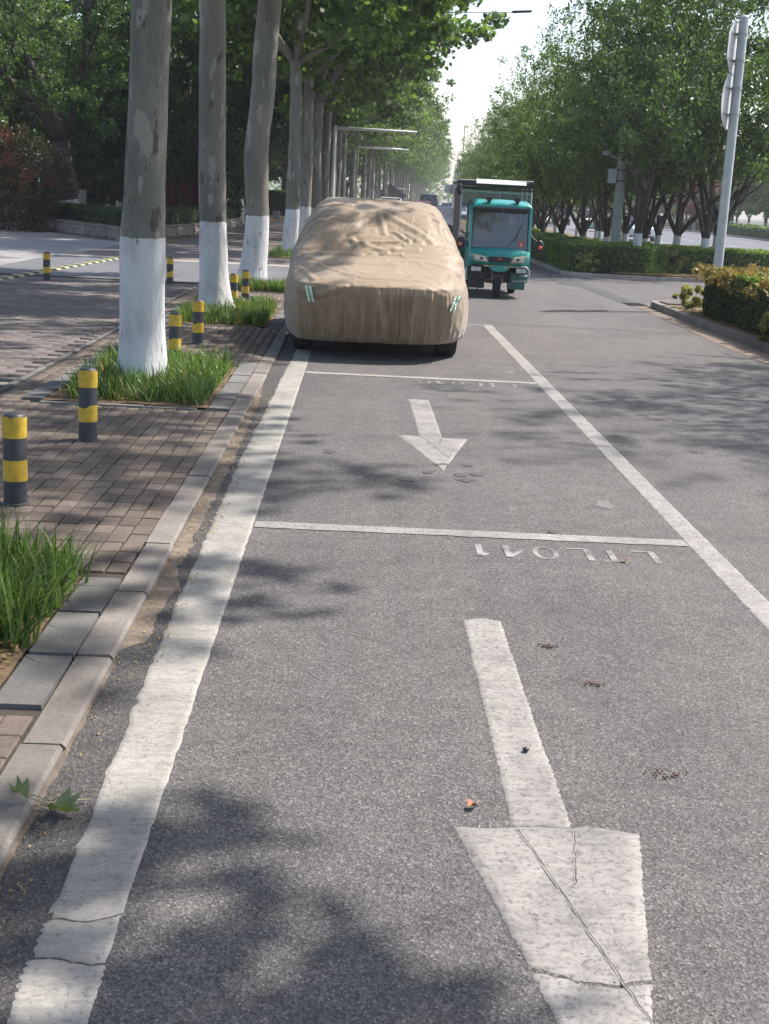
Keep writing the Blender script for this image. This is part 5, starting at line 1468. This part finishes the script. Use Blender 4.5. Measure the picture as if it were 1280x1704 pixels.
# ================================================================== OTHER VEHICLES
def make_car(name, label, x, y, body, kind='sedan', rz=0., plate='green', group=None):
    """front faces -Y"""
    W_, L_, H_ = {'sedan': (.90, 4.6, 1.45), 'suv': (.93, 4.6, 1.68), 'pickup': (.94, 5.2, 1.82), 'van': (1.0, 5.4, 2.35)}[kind]
    belt = {'sedan': .90, 'suv': 1.02, 'pickup': 1.08, 'van': 1.25}[kind]
    hood = {'sedan': .74, 'suv': .90, 'pickup': 1.0, 'van': 1.05}[kind]
    t = thing(name, label, 'van' if kind == 'van' else 'car', (x, y, 0), rz, group)
    f = -L_ / 2
    hl = {'sedan': 1.15, 'suv': 1.05, 'pickup': 1.25, 'van': .55}[kind]
    st = []   # stations: y, half width, z bottom, z top, side shoulder
    for yy, hw, zb, zt in ((f, W_ * .80, .34, hood * .74), (f + .06, W_ * .90, .24, hood * .82), (f + .25, W_ * .97, .2, hood * .93), (f + .7, W_, .2, hood), (f + hl, W_, .2, belt * .985), (0, W_, .2, belt), (-f - .9, W_, .2, belt * 1.02), (-f - .2, W_ * .95, .25, belt * .98), (-f, W_ * .85, .35, belt * .9)):
        st.append([(-hw * .92, yy, zb), (-hw, yy, zb + .12), (-hw, yy, zt * .72), (-hw * .97, yy, zt * .92), (-hw * .80, yy, zt), (0, yy - .03, zt + .035), (hw * .80, yy, zt), (hw * .97, yy, zt * .92), (hw, yy, zt * .72), (hw, yy, zb + .12), (hw * .92, yy, zb)])
    m = MB(); loft(m, st); m.f.append(tuple(range(10, -1, -1))); k = len(st) - 1; m.f.append(tuple(k * 11 + i for i in range(11)))
    m.build('body', body, t, smooth=False, bevel=.02)
    ws = {'sedan': .80, 'suv': .62, 'pickup': .55, 'van': .55}[kind]
    y0 = f + hl; y1 = {'sedan': -f - .75, 'suv': -f - .10, 'pickup': .9, 'van': -f - .05}[kind]; ye = {'sedan': .75, 'suv': .35, 'pickup': .2, 'van': .12}[kind]
    rw = W_ * .72
    b4 = [(-W_ * .93, y0, belt - .03), (W_ * .93, y0, belt - .03), (W_ * .93, y1, belt - .03), (-W_ * .93, y1, belt - .03)]
    t4 = [(-rw, y0 + ws, H_ - .04), (rw, y0 + ws, H_ - .04), (rw, y1 - ye, H_ - .04), (-rw, y1 - ye, H_ - .04)]
    m = MB(); m.add(b4 + t4, [(0, 1, 5, 4), (1, 2, 6, 5), (2, 3, 7, 6), (3, 0, 4, 7)]); m.build('window_glass', M['glass'], t, fix=False)
    def lerp(a, b, q): return tuple(a[i] + (b[i] - a[i]) * q for i in range(3))
    for a, b in zip(b4, t4):
        m = MB(); m.tube([a, b], .035, 6); m.build('roof_pillar', body, t)
    m = MB(); m.add([t4[0], t4[1], t4[2], t4[3], *[(p[0] * .93, p[1] + (.1 if i < 2 else -.1), H_) for i, p in enumerate(t4)]], [(0, 1, 5, 4), (1, 2, 6, 5), (2, 3, 7, 6), (3, 0, 4, 7), (4, 5, 6, 7)]); m.build('roof', body, t, bevel=.02)
    for sx in (-1, 1):
        m = MB(); m.box(sx * W_ * .76 - .17, sx * W_ * .76 + .17, f + .0, f + .14, hood * .72, hood * .83); m.build('headlight', M['lens'], t, bevel=.02)
        m = MB(); m.box(sx * (W_ + .10) - .09, sx * (W_ + .10) + .09, y0 + .25, y0 + .38, belt - .02, belt + .13); m.build('wing_mirror', body, t, bevel=.02)
        for yy in (f + .92, -f - .95): wheel(t, sx * (W_ - .12), yy, .34 if kind != 'sedan' else .32, .22, segs=18)
    m = MB(); m.box(-W_ * .55, W_ * .55, f - .012, f + .03, hood * .44, hood * .66); m.build('grille', M['black'], t, bevel=.01)
    m = MB(); m.box(-W_ * .8, W_ * .8, f - .005, f + .05, .24, hood * .36); m.build('lower_intake', M['black'], t, bevel=.01)
    pm = M['plate_green'] if plate == 'green' else M['plate_blue']
    m = MB(); m.box(-.24, .24, f - .03, f - .012, hood * .46, hood * .46 + .14); m.build('number_plate', pm, t)
    if kind == 'pickup':
        m = MB()
        for sx in (-1, 1): m.tube([(sx * .62, y0 + ws, H_ + .06), (sx * .62, y1 - ye, H_ + .06)], .025, 6)
        for q in (0, .5, 1): yy = (y0 + ws) + q * (y1 - ye - y0 - ws); m.tube([(-.66, yy, H_ + .06), (.66, yy, H_ + .06)], .02, 6)
        m.tube([(-.72, 1.0, 1.0), (-.68, 1.0, 2.0), (.68, 1.0, 2.0), (.72, 1.0, 1.0)], .04, 8)
        m.build('roof_rack', M['black'], t)
    return t
M['plate_green'] = plain('green_plate', (.10, .50, .28), .4)
M['plate_blue'] = plain('blue_plate', (.03, .10, .45), .4)
M['car_white'] = plain('white_car_paint', (.72, .73, .74), .22, coat=.8, var=.02)
M['car_black'] = plain('dark_car_paint', (.02, .024, .034), .35, coat=.25, var=.05)
M['car_silver'] = plain('silver_car_paint', (.42, .44, .47), .28, .5, coat=.8, var=.02)
M['car_blue'] = plain('blue_van_paint', (.05, .08, .13), .3, coat=.8, var=.05)
M['car_red'] = plain('red_car_paint', (.32, .05, .05), .3, coat=.8, var=.05)
make_car('parked_car', 'dark sedan driving up the street beyond the right shoulder of the covered car', 4.05, 71, M['car_black'], 'sedan', heading(71))
make_car('parked_car', 'white pickup with black roll bar and roof rack parked behind the covered car', 1.95, 94, M['car_white'], 'pickup', heading(94))
make_car('passenger_van', 'dark blue van far up the street under the trees', 6.2, 128, M['car_blue'], 'van', heading(128))
make_car('distant_car', 'red and white car in front of the dark blue van', 4.7, 109, M['car_red'], 'suv', heading(109))
make_car('distant_car', 'small white car right of the far blue van', 10.0, 160, M['car_white'], 'suv', heading(160))
make_car('distant_car', 'silver car farther off in the street right of the van', 9.8, 138, M['car_silver'], 'sedan', heading(138))
make_car('oncoming_car', 'near white car with green plate on the carriageway between median trunks', 16.9, 83, M['car_white'], 'suv', heading(83))
make_car('oncoming_car', 'farther white car with green plate left of the concrete pole', 18.6, 110, M['car_white'], 'suv', heading(110))
make_car('oncoming_car', 'white car seen behind the left median trunks', 17.6, 126, M['car_white'], 'sedan', heading(126))
make_car('oncoming_car', 'white van-like car beyond the left median stems', 14.9, 118, M['car_white'], 'van', heading(118))
make_car('oncoming_car', 'dark car half hidden by the left median tree forks', 20.5, 140, M['car_black'], 'suv', heading(140))

# ================================================================== POLES, SIGNS, LAMPS
t = thing('sign_pole', 'leaning grey pole behind the near hedge carrying two traffic signs seen from behind', 'sign pole', (6.43, 24.05, 0))
m = MB(); m.lathe([(.15, .11), (.15, .13), (.088, .14), (.086, .5), (.080, 5.06), (.06, 5.08), (.0, 5.085)], 24); m.build('pole', M['pole_metal'], t, auto=True)
def sign_plate(kind, z, r):
    phi = math.radians(31)
    nrm = Vector((-math.cos(phi), math.sin(phi), 0)); tg = Vector((-nrm.y, nrm.x, 0))
    n = 8 if kind == 'oct' else 40; off = PI / 8 if kind == 'oct' else 0
    c = Vector((0, 0, z)) + nrm * .115 + tg * .0
    o = bpy.data.objects.new('x', None); bpy.data.objects.remove(o)
    V_ = []
    for (q, rr0, d_) in ((0, r, 0.0), (0, r, .012), (0, r * .97, .012), (0, r * .97, .004)):
        for k in range(n):
            a = 2 * PI * k / n + off
            V_.append(c + tg * (rr0 * math.cos(a)) + Vector((0, 0, rr0 * math.sin(a))) - nrm * d_)
    F_ = [tuple(range(n))] + [tuple(3 * n + k for k in range(n - 1, -1, -1))]
    for lv in range(3):
        for k in range(n): F_.append((lv * n + k, lv * n + (k + 1) % n, (lv + 1) * n + (k + 1) % n, (lv + 1) * n + k))
    m = MB(); m.add([tuple(v) for v in V_], F_); s = m.build('octagonal_sign' if kind == 'oct' else 'round_sign', M['sign_back'], t)
    for dz in (-.22, .22):
        m = MB(); a = Vector((0, 0, z + dz)) + nrm * .10
        m.tube([a - tg * .28, a + tg * .28], .016, 4); m.build('rail', M['grey_metal'], s)
        m = MB(); m.lathe([(.09, z + dz - .018), (.094, z + dz - .018), (.094, z + dz + .018), (.09, z + dz + .018)], 20); m.build('clamp', M['grey_metal'], s)
M['sign_back'] = plain('sign_back_aluminium', (.60, .60, .60), .5, .2, var=.06)
sign_plate('oct', 4.56, .47); sign_plate('disc', 3.66, .47)

t = thing('concrete_pole', 'thick grey concrete pole rising from the median hedge with a camera box', 'pole', (7.25, 38.4, .1))
m = MB(); m.lathe([(.15, 0), (.125, 3.5), (.12, 4.1), (.0, 4.12)], 20); m.build('shaft', M['concrete'], t, auto=True)
m = MB(); m.box(-.36, -.14, -.12, .12, 2.35, 2.75); m.box(-.16, -.10, -.03, .03, 2.5, 2.6); m.build('control_box', M['grey_metal'], t, bevel=.01)
m = MB(); m.tube([(-.05, 0, 3.0), (-.45, -.05, 3.15)], .025, 6); m.box(-.58, -.38, -.2, .05, 3.1, 3.22); m.build('camera_bracket', M['grey_metal'], t)
for z in (2.4, 2.7):
    m = MB(); m.lathe([(.128, z), (.137, z), (.137, z + .04), (.128, z + .04)], 18); m.build('strap', M['dark_metal'], t)

def arm_mast(name, label, x, y, h, L, r0=.07, lamp=False, rise=.0):
    t = thing(name, label, 'mast', (x, y, 0))
    m = MB(); m.lathe([(r0 * 1.5, 0), (r0 * 1.2, .2), (r0, h), (.0, h + .02)], 14); m.build('post', M['white_paint'], t, auto=True)
    m = MB(); m.tube([(0, 0, h - .08), (L * .5, 0, h - .08 + rise * .5), (L, 0, h - .08 + rise)], [r0, r0 * .8, r0 * .55], 10); m.build('arm', M['white_paint'], t, smooth=True)
    return t
arm_mast('signal_mast', 'white horizontal mast arm reaching out of the trees above the covered car, nearer one', -1.39, 62, 4.78, 3.7, .075)
arm_mast('signal_mast', 'second white mast arm, lower in the photo and farther away', -.91, 100, 5.35, 4.1, .09)
arm_mast('signal_mast', 'small far white mast arm near the pickup and the van', 3.6, 168, 3.1, 1.6, .08)
def lamp(label, x, y, h, L, rz=0):
    t = thing('street_lamp', label, 'street lamp', (x, y, 0), rz)
    m = MB(); m.lathe([(.12, 0), (.09, .6), (.055, h), (0, h + .01)], 12); m.build('post', M['pole_metal'], t, auto=True)
    m = MB(); m.tube([(0, 0, h - .1), (L * .45, 0, h + .1), (L, 0, h + .32)], [.03, .02, .012], 8); m.build('arm', M['dark_metal'], t, smooth=True)
    m = MB(); m.prism([(L - .05, h + .30), (L + .65, h + .36), (L + .65, h + .42), (L - .05, h + .37)], -.12, .12, axis='Y'); o = m.build('lamp_head', M['dark_metal'], t, bevel=.01)
lamp('slanting street lamp arm in the sky gap at the top', -2.62, 50.5, 8.15, 7.75)
t = thing('flag_pole', 'thin distant pole standing in the sky gap above the tricycle', 'pole', (10.9, 152, 0)); m = MB(); m.lathe([(.09, 0), (.05, 9.9), (0, 9.92)], 8); m.build('shaft', M['grey_metal'], t)
t = thing('distant_lamp', 'faint distant lamp post right of the dark building', 'street lamp', (62, 610, 0)); m = MB(); m.lathe([(.3, 0), (.18, 18), (0, 18.1)], 8); m.build('shaft', M['grey_metal'], t); m = MB(); m.box(-2.4, .1, -.2, .2, 17.6, 17.9); m.build('arm', M['grey_metal'], t)

t = thing('road_sign', 'back of a grey rectangular road sign on two posts beyond the dark car', 'road sign', (8.45, 130, 0))
for sx in (-1, 1): 
    m = MB(); m.box(sx * .36 - .33, sx * .36 + .33, 0, .04, 2.55, 3.35); m.build('panel', M['sign_back'], t, bevel=.01)
    m = MB(); m.tube([(sx * .2, -.04, 0), (sx * .2, -.04, 3.3)], .03, 6); m.build('post', M['grey_metal'], t)
m = MB(); m.box(-.04, .04, -.02, .0, 2.5, 3.4); m.build('joint', M['dark_metal'], t)
t = thing('billboard_tower', 'tall narrow white billboard beyond the road sign', 'billboard', (17.4, 250, 0))
m = MB(); m.box(-.75, .75, 0, .4, 1.5, 7.6); m.build('panel', M['white_paint'], t); m = MB(); m.box(-.8, -.75, -.05, .45, 0, 8.0); m.box(.75, .95, -.05, .45, 0, 8.0); m.build('frame', M['dark_metal'], t)
M['far_dark'] = plain('dark_cladding', (.05, .055, .07), .5, var=.1, scale=.5)
M['far_pale'] = plain('pale_tower', (.55, .57, .62), .7, var=.04, scale=.1)
M['far_win'] = plain('far_window', (.28, .33, .42), .2)
def tower(label, x, y, w_, d_, h, mat, floors, bays, cat='building'):
    t = thing('distant_building', label, cat, (x, y, 0))
    m = MB(); m.box(-w_ / 2, w_ / 2, 0, d_, 0, h); m.build('wall', mat, t)
    m = MB(); m.box(-w_ / 2 - .3, w_ / 2 + .3, -.3, d_ + .3, h, h + h * .02); m.build('parapet', mat, t)
    me = None
    for j in range(floors):
        for i in range(bays):
            bw = w_ / bays; bh = h / (floors + .5)
            if me is None: q = MB(); q.box(-bw * .32, bw * .32, -.06, .0, 0, bh * .55); me = q.mesh('window', M['far_win'])
            o = link('window', me, t); o.location = (-w_ / 2 + bw * (i + .5), 0, bh * (j + .45))
    return t
tower('dark blocky building standing in the sky gap above the tricycle', 31.2, 400, 2.4, 6, 11.8, M['far_dark'], 4, 2)
tower('dark building step right of the dark block', 33.2, 401, 1.4, 6, 10.4, M['far_dark'], 3, 1)
tower('pale distant tower right of the dark block', 84, 900, 9, 14, 27, M['far_pale'], 14, 4)
tower('wide pale distant block behind the tricycle roof', 78, 880, 20, 14, 17, M['far_pale'], 7, 8)
tower('second pale distant tower beside the median branches', 97, 930, 10, 14, 24, M['far_pale'], 12, 4)
tg2 = median_tree_parts(500, stems=4, crown_c=(0, 0, 4.4), crown_r=(3.0, 3.0, 3.4), nclump=90, per=60, leaf=.3, bark='wood_bark', lm='light_leaf', fork=1.4, H=3, zmin=1., shape=SIMPLE)
for i, (x, y, s) in enumerate(((29.5, 330, 1.35), (33.5, 335, 1.25), (26, 345, 1.1), (20.6, 250, 1.0), (12.4, 160, .5), (12.0, 135, .45))):
    put_tree('distant_tree', ['bushy tree under the dark block in the sky gap', 'bushy tree right of the dark block', 'bushy far tree near the white billboard', 'far tree right of the white billboard', 'orange-green far bush by the road sign', 'low bush by the road sign posts'][i], 'tree', x, y, *tg2, rz=i, sc=(s, s, s))

# ================================================================== SMALL FAR THINGS ON THE LEFT
t = thing('kiosk', 'small far pavilion with a dark pitched roof above the pickup', 'kiosk', (3.0, 150, 0))
m = MB(); m.prism([(-1.9, 2.1), (0, 3.35), (1.9, 2.1), (1.7, 2.0), (-1.7, 2.0)], 0, 3, axis='Y'); m.build('roof', M['far_dark'], t)
m = MB(); m.box(-1.5, 1.5, .2, 2.8, 0, 2.0); m.build('wall', M['far_dark'], t)
t = thing('cabinet', 'pale grey utility cabinet among far trunks left of the pickup', 'cabinet', (-1.0 + .2, 96, SZ)); m = MB(); m.box(-.28, .28, 0, .4, 0, 1.9); m.build('body', M['grey_metal'], t, bevel=.02); m = MB(); m.box(-.15, .15, -.01, 0, 1.0, 1.25); m.build('label_plate', M['plate_blue'], t)
for i, (x, y, w_, h) in enumerate(((-10.85, 58, .26, 1.0), (-10.55, 58.6, .12, .8))):
    t = thing('white_board', ['white upright board standing in the dark woods left of the nearest trunk', 'narrow white board right of the larger one in the woods'][i], 'board', (x, y, 0))
    m = MB(); m.box(-w_ / 2, w_ / 2, 0, .03, .35, h + .25); m.build('panel', M['white_paint'], t, bevel=.01); m = MB(); m.tube([(0, .05, 0), (0, .05, h)], .02, 6); m.build('post', M['grey_metal'], t)
M['dark_red'] = plain('dark_red_panel', (.10, .012, .016), .7, var=.3, scale=1)
t = thing('red_hoarding', 'dark red panel screen deep in the woods between first and second trunk', 'screen', (-8.15, 61, 0))
for k in range(4): m = MB(); m.box(-.85 + k * .44, -.43 + k * .44, 0, .05, .3, 2.9); m.build('panel', M['dark_red'], t, bevel=.01)
m = MB(); m.box(-.9, .95, .05, .1, .3, .4); m.box(-.9, .95, .05, .1, 2.8, 2.9); m.build('rail', M['dark_metal'], t)
# white-based young trunks showing in the woods
yv_ = [median_tree_parts(520 + k, stems=3, crown_c=(0, 0, 4.6), crown_r=(1.6, 1.6, 2.0), nclump=40, per=50, leaf=.14, bark='median_bark', lm='wood_leaf', fork=.8, r0=.07, H=3, zmin=2.2, shape=SIMPLE, spread=.35) for k in range(2)]
for i, x in enumerate((-9.9, -9.1, -8.7, -7.9, -7.3, -6.9, -6.6, -10.9)):
    put_tree('young_tree', 'slim young tree with white painted foot inside the dark woods', 'tree', x, 53 + (i * 5) % 9 + (6 if x > -7.5 else 0), *yv_[i % 2], rz=i, group='young trees inside the woods')
t = thing('stone_post', 'short pale stone post at the path end between third and fourth trunks', 'post', (-5.75, 91, 0)); m = MB(); m.box(-.24, .24, 0, .4, 0, .55, .02, .02); m.build('block', M['concrete'], t, bevel=.02)
o = link('shrub', us[0]); o.location = (-6.2, 79, 0); o.scale = (.35, .5, .75); tag(o, 'dark upright shrub right beside the third trunk in the shade', 'shrub')
# light post at the very left
t = thing('grey_post', 'thin dark bluish post at the left edge of the photo beside the reddish shrub', 'post', (-12.55, 44.5, 0)); m = MB(); m.lathe([(.09, 0), (.07, 2.4), (0, 2.42)], 12); m.build('shaft', M['grey_metal'], t)

# ================================================================== LEAVES AND BITS ON THE GROUND
def fallen_leaf(label, x, y, size, rz, mat, seed, curl=.35, z=.004, name='fallen_leaf', cat='leaf'):
    """a lobed leaf, folded and curled, with a stalk"""
    r = np.random.default_rng(seed)
    out = [(a, b) for a, b, _ in MAPLE]
    m = MB(); n = len(out); vs = [(0, 0, 0)]; fs = []
    rings = 4
    for k in range(1, rings + 1):
        for (a, b) in out:
            q = k / rings
            if k < rings: q2 = q
            vs.append((a * q, b * q, 0))
    for k in range(n): fs.append((0, 1 + k, 1 + (k + 1) % n))
    for j in range(rings - 1):
        for k in range(n): a = 1 + j * n; fs.append((a + k, a + n + k, a + n + (k + 1) % n, a + (k + 1) % n))
    V = np.array(vs) * size
    V[:, 2] = curl * np.abs(V[:, 0]) * (1 + .5 * V[:, 1] / size) + .10 * size * noise3(V * 14 / size * .25, seed) + .25 * curl * np.maximum(V[:, 1], 0)
    V[:, 2] -= V[:, 2].min() - .002
    t = thing(name, label, cat, (x, y, z), rz)
    m.add(V, fs); m.build('blade', mat, t, smooth=True, fix=False)
    m = MB(); m.tube([(0, -.5 * size + .01, .005), (size * .05, -.9 * size, .012), (size * .12, -1.3 * size, .004)], .0022, 5); m.build('stalk', M['stalk'], t)
    return t
M['stalk'] = plain('leaf_stalk', (.30, .27, .17), .6)
M['leaf_brown'] = plain('brown_leaf', (.13, .08, .06), .7, bmp=.2)
M['leaf_orange'] = plain('orange_leaf_dry', (.34, .12, .055), .6, var=.25, scale=60)
fallen_leaf('fresh green plane leaf, folded, lying on the asphalt left of the white line', -.745, 3.37, .092, -1.9, M['leaf_fresh'], 3, .95)
fallen_leaf('smaller crumpled green leaf at the kerb edge beside the folded leaf', -.875, 3.39, .06, 1.2, M['leaf_fresh'], 5, 1.2, z=.045)
t = thing('twig', 'thin pale twig joining the two green leaves near the kerb', 'twig', (-.80, 3.40, .01)); m = MB(); m.tube([(-.06, -.01, .035), (.0, .0, .012), (.04, .02, .01), (.11, .05, .004)], .0025, 6); m.build('stem', M['stalk'], t)
fallen_leaf('small orange dry leaf on the asphalt left of the near arrow head', .392, 3.51, .034, 2.3, M['leaf_orange'], 7, 1.1)
fallen_leaf('tiny orange leaf bit below the bay number', 1.38, 6.33, .030, .3, M['leaf_orange'], 8, .6)
def seed_clump(label, x, y, s, seed):
    r = random.Random(seed); t = thing('seed_clump', label, 'debris', (x, y, .004))
    for k in range(16):
        m = MB(); a = r.uniform(0, 6.28); p = (r.gauss(0, s * .55) * 1.3, r.gauss(0, s * .5) * .7)
        m.tube([(p[0], p[1], .002), (p[0] + .006 * math.cos(a), p[1] + .006 * math.sin(a), .004), (p[0] + .013 * math.cos(a), p[1] + .011 * math.sin(a), .002)], [.0015, .0045, .001], 5)
        m.build('husk', M['leaf_brown'], t, smooth=True)
seed_clump('dark brown clump of dry husks right of the near arrow shaft', .925, 4.57, .030, 1)
seed_clump('brown dry catkin lying beyond the dark husk clump', .81, 4.98, .026, 2)
seed_clump('faint brown crumbs on the asphalt right of the near arrow', 1.03, 3.80, .045, 3)
t = thing('pebble', 'small black pebble on the near arrow shaft', 'pebble', (.60, 3.93, .006)); m = MB(); m.lathe([(.003, 0), (.010, .002), (.011, .007), (.006, .012), (.0, .013)], 10); m.build('stone', M['black'], t, smooth=True)
# pale grit and crumbs scattered on the asphalt
rg = np.random.default_rng(77); n = 260
P = np.c_[rg.uniform(-.6, 2.6, n), 2.3 + 9 * rg.uniform(0, 1, n) ** 1.5, np.full(n, .004)]
V, F = leaves(P, .008, SIMPLE, 78, up=2.5); V[:, 2] = np.maximum(V[:, 2], .0035)
M['grit'] = plain('pale_grit', (.50, .46, .36), .8, var=.3)
tag(link('grit', npmesh('grit', V, F, M['grit'])), kind='stuff', label='pale grit crumbs scattered over the asphalt')
# damp drips on the asphalt in front of the far arrow
M['damp'] = m_asphalt('damp_asphalt', (.092, .088, .087), .4, False)
for i, (x, y, rx, ry) in enumerate(((.60, 8.62, .05, .04), (.78, 8.63, .04, .035), (.73, 8.15, .06, .05), (.35, 8.10, .05, .06), (.82, 8.35, .05, .05), (.70, 8.3, .04, .05), (-.15, 8.9, .04, .06), (.5, 8.35, .035, .04), (1.1, 6.9, .03, .03))):
    m = MB(); n = 16; rr_ = random.Random(i); m.add([(x + rx * math.cos(a) * rr_.uniform(.7, 1.25), y + ry * 1.3 * math.sin(a) * rr_.uniform(.7, 1.25), .0035) for a in [2 * PI * k / n for k in range(n)]], [tuple(range(n))])
    m.build('damp_spot', M['damp'], road, fix=False)
0 and sheet('stain', [(.05, 13.45), (.55, 13.4), (.75, 13.6), (.5, 13.75), (.1, 13.7)], .0032, M['patch'])

# ================================================================== THE AIR
m = MB(); m.box(-1215, 1215, -75, 1215, -1.2, 28.5)
hz = m.build('haze', None); hz['kind'] = 'stuff'
hm_ = bpy.data.materials.new('haze'); hm_.use_nodes = True
hn_ = hm_.node_tree.nodes; hn_.remove(hn_['Principled BSDF'])
pv = hn_.new('ShaderNodeVolumePrincipled'); pv.inputs['Density'].default_value = .0006; pv.inputs['Color'].default_value = (.93, .96, 1, 1)
hm_.node_tree.links.new(pv.outputs[0], hn_['Material Output'].inputs['Volume'])
hz.data.materials.append(hm_)
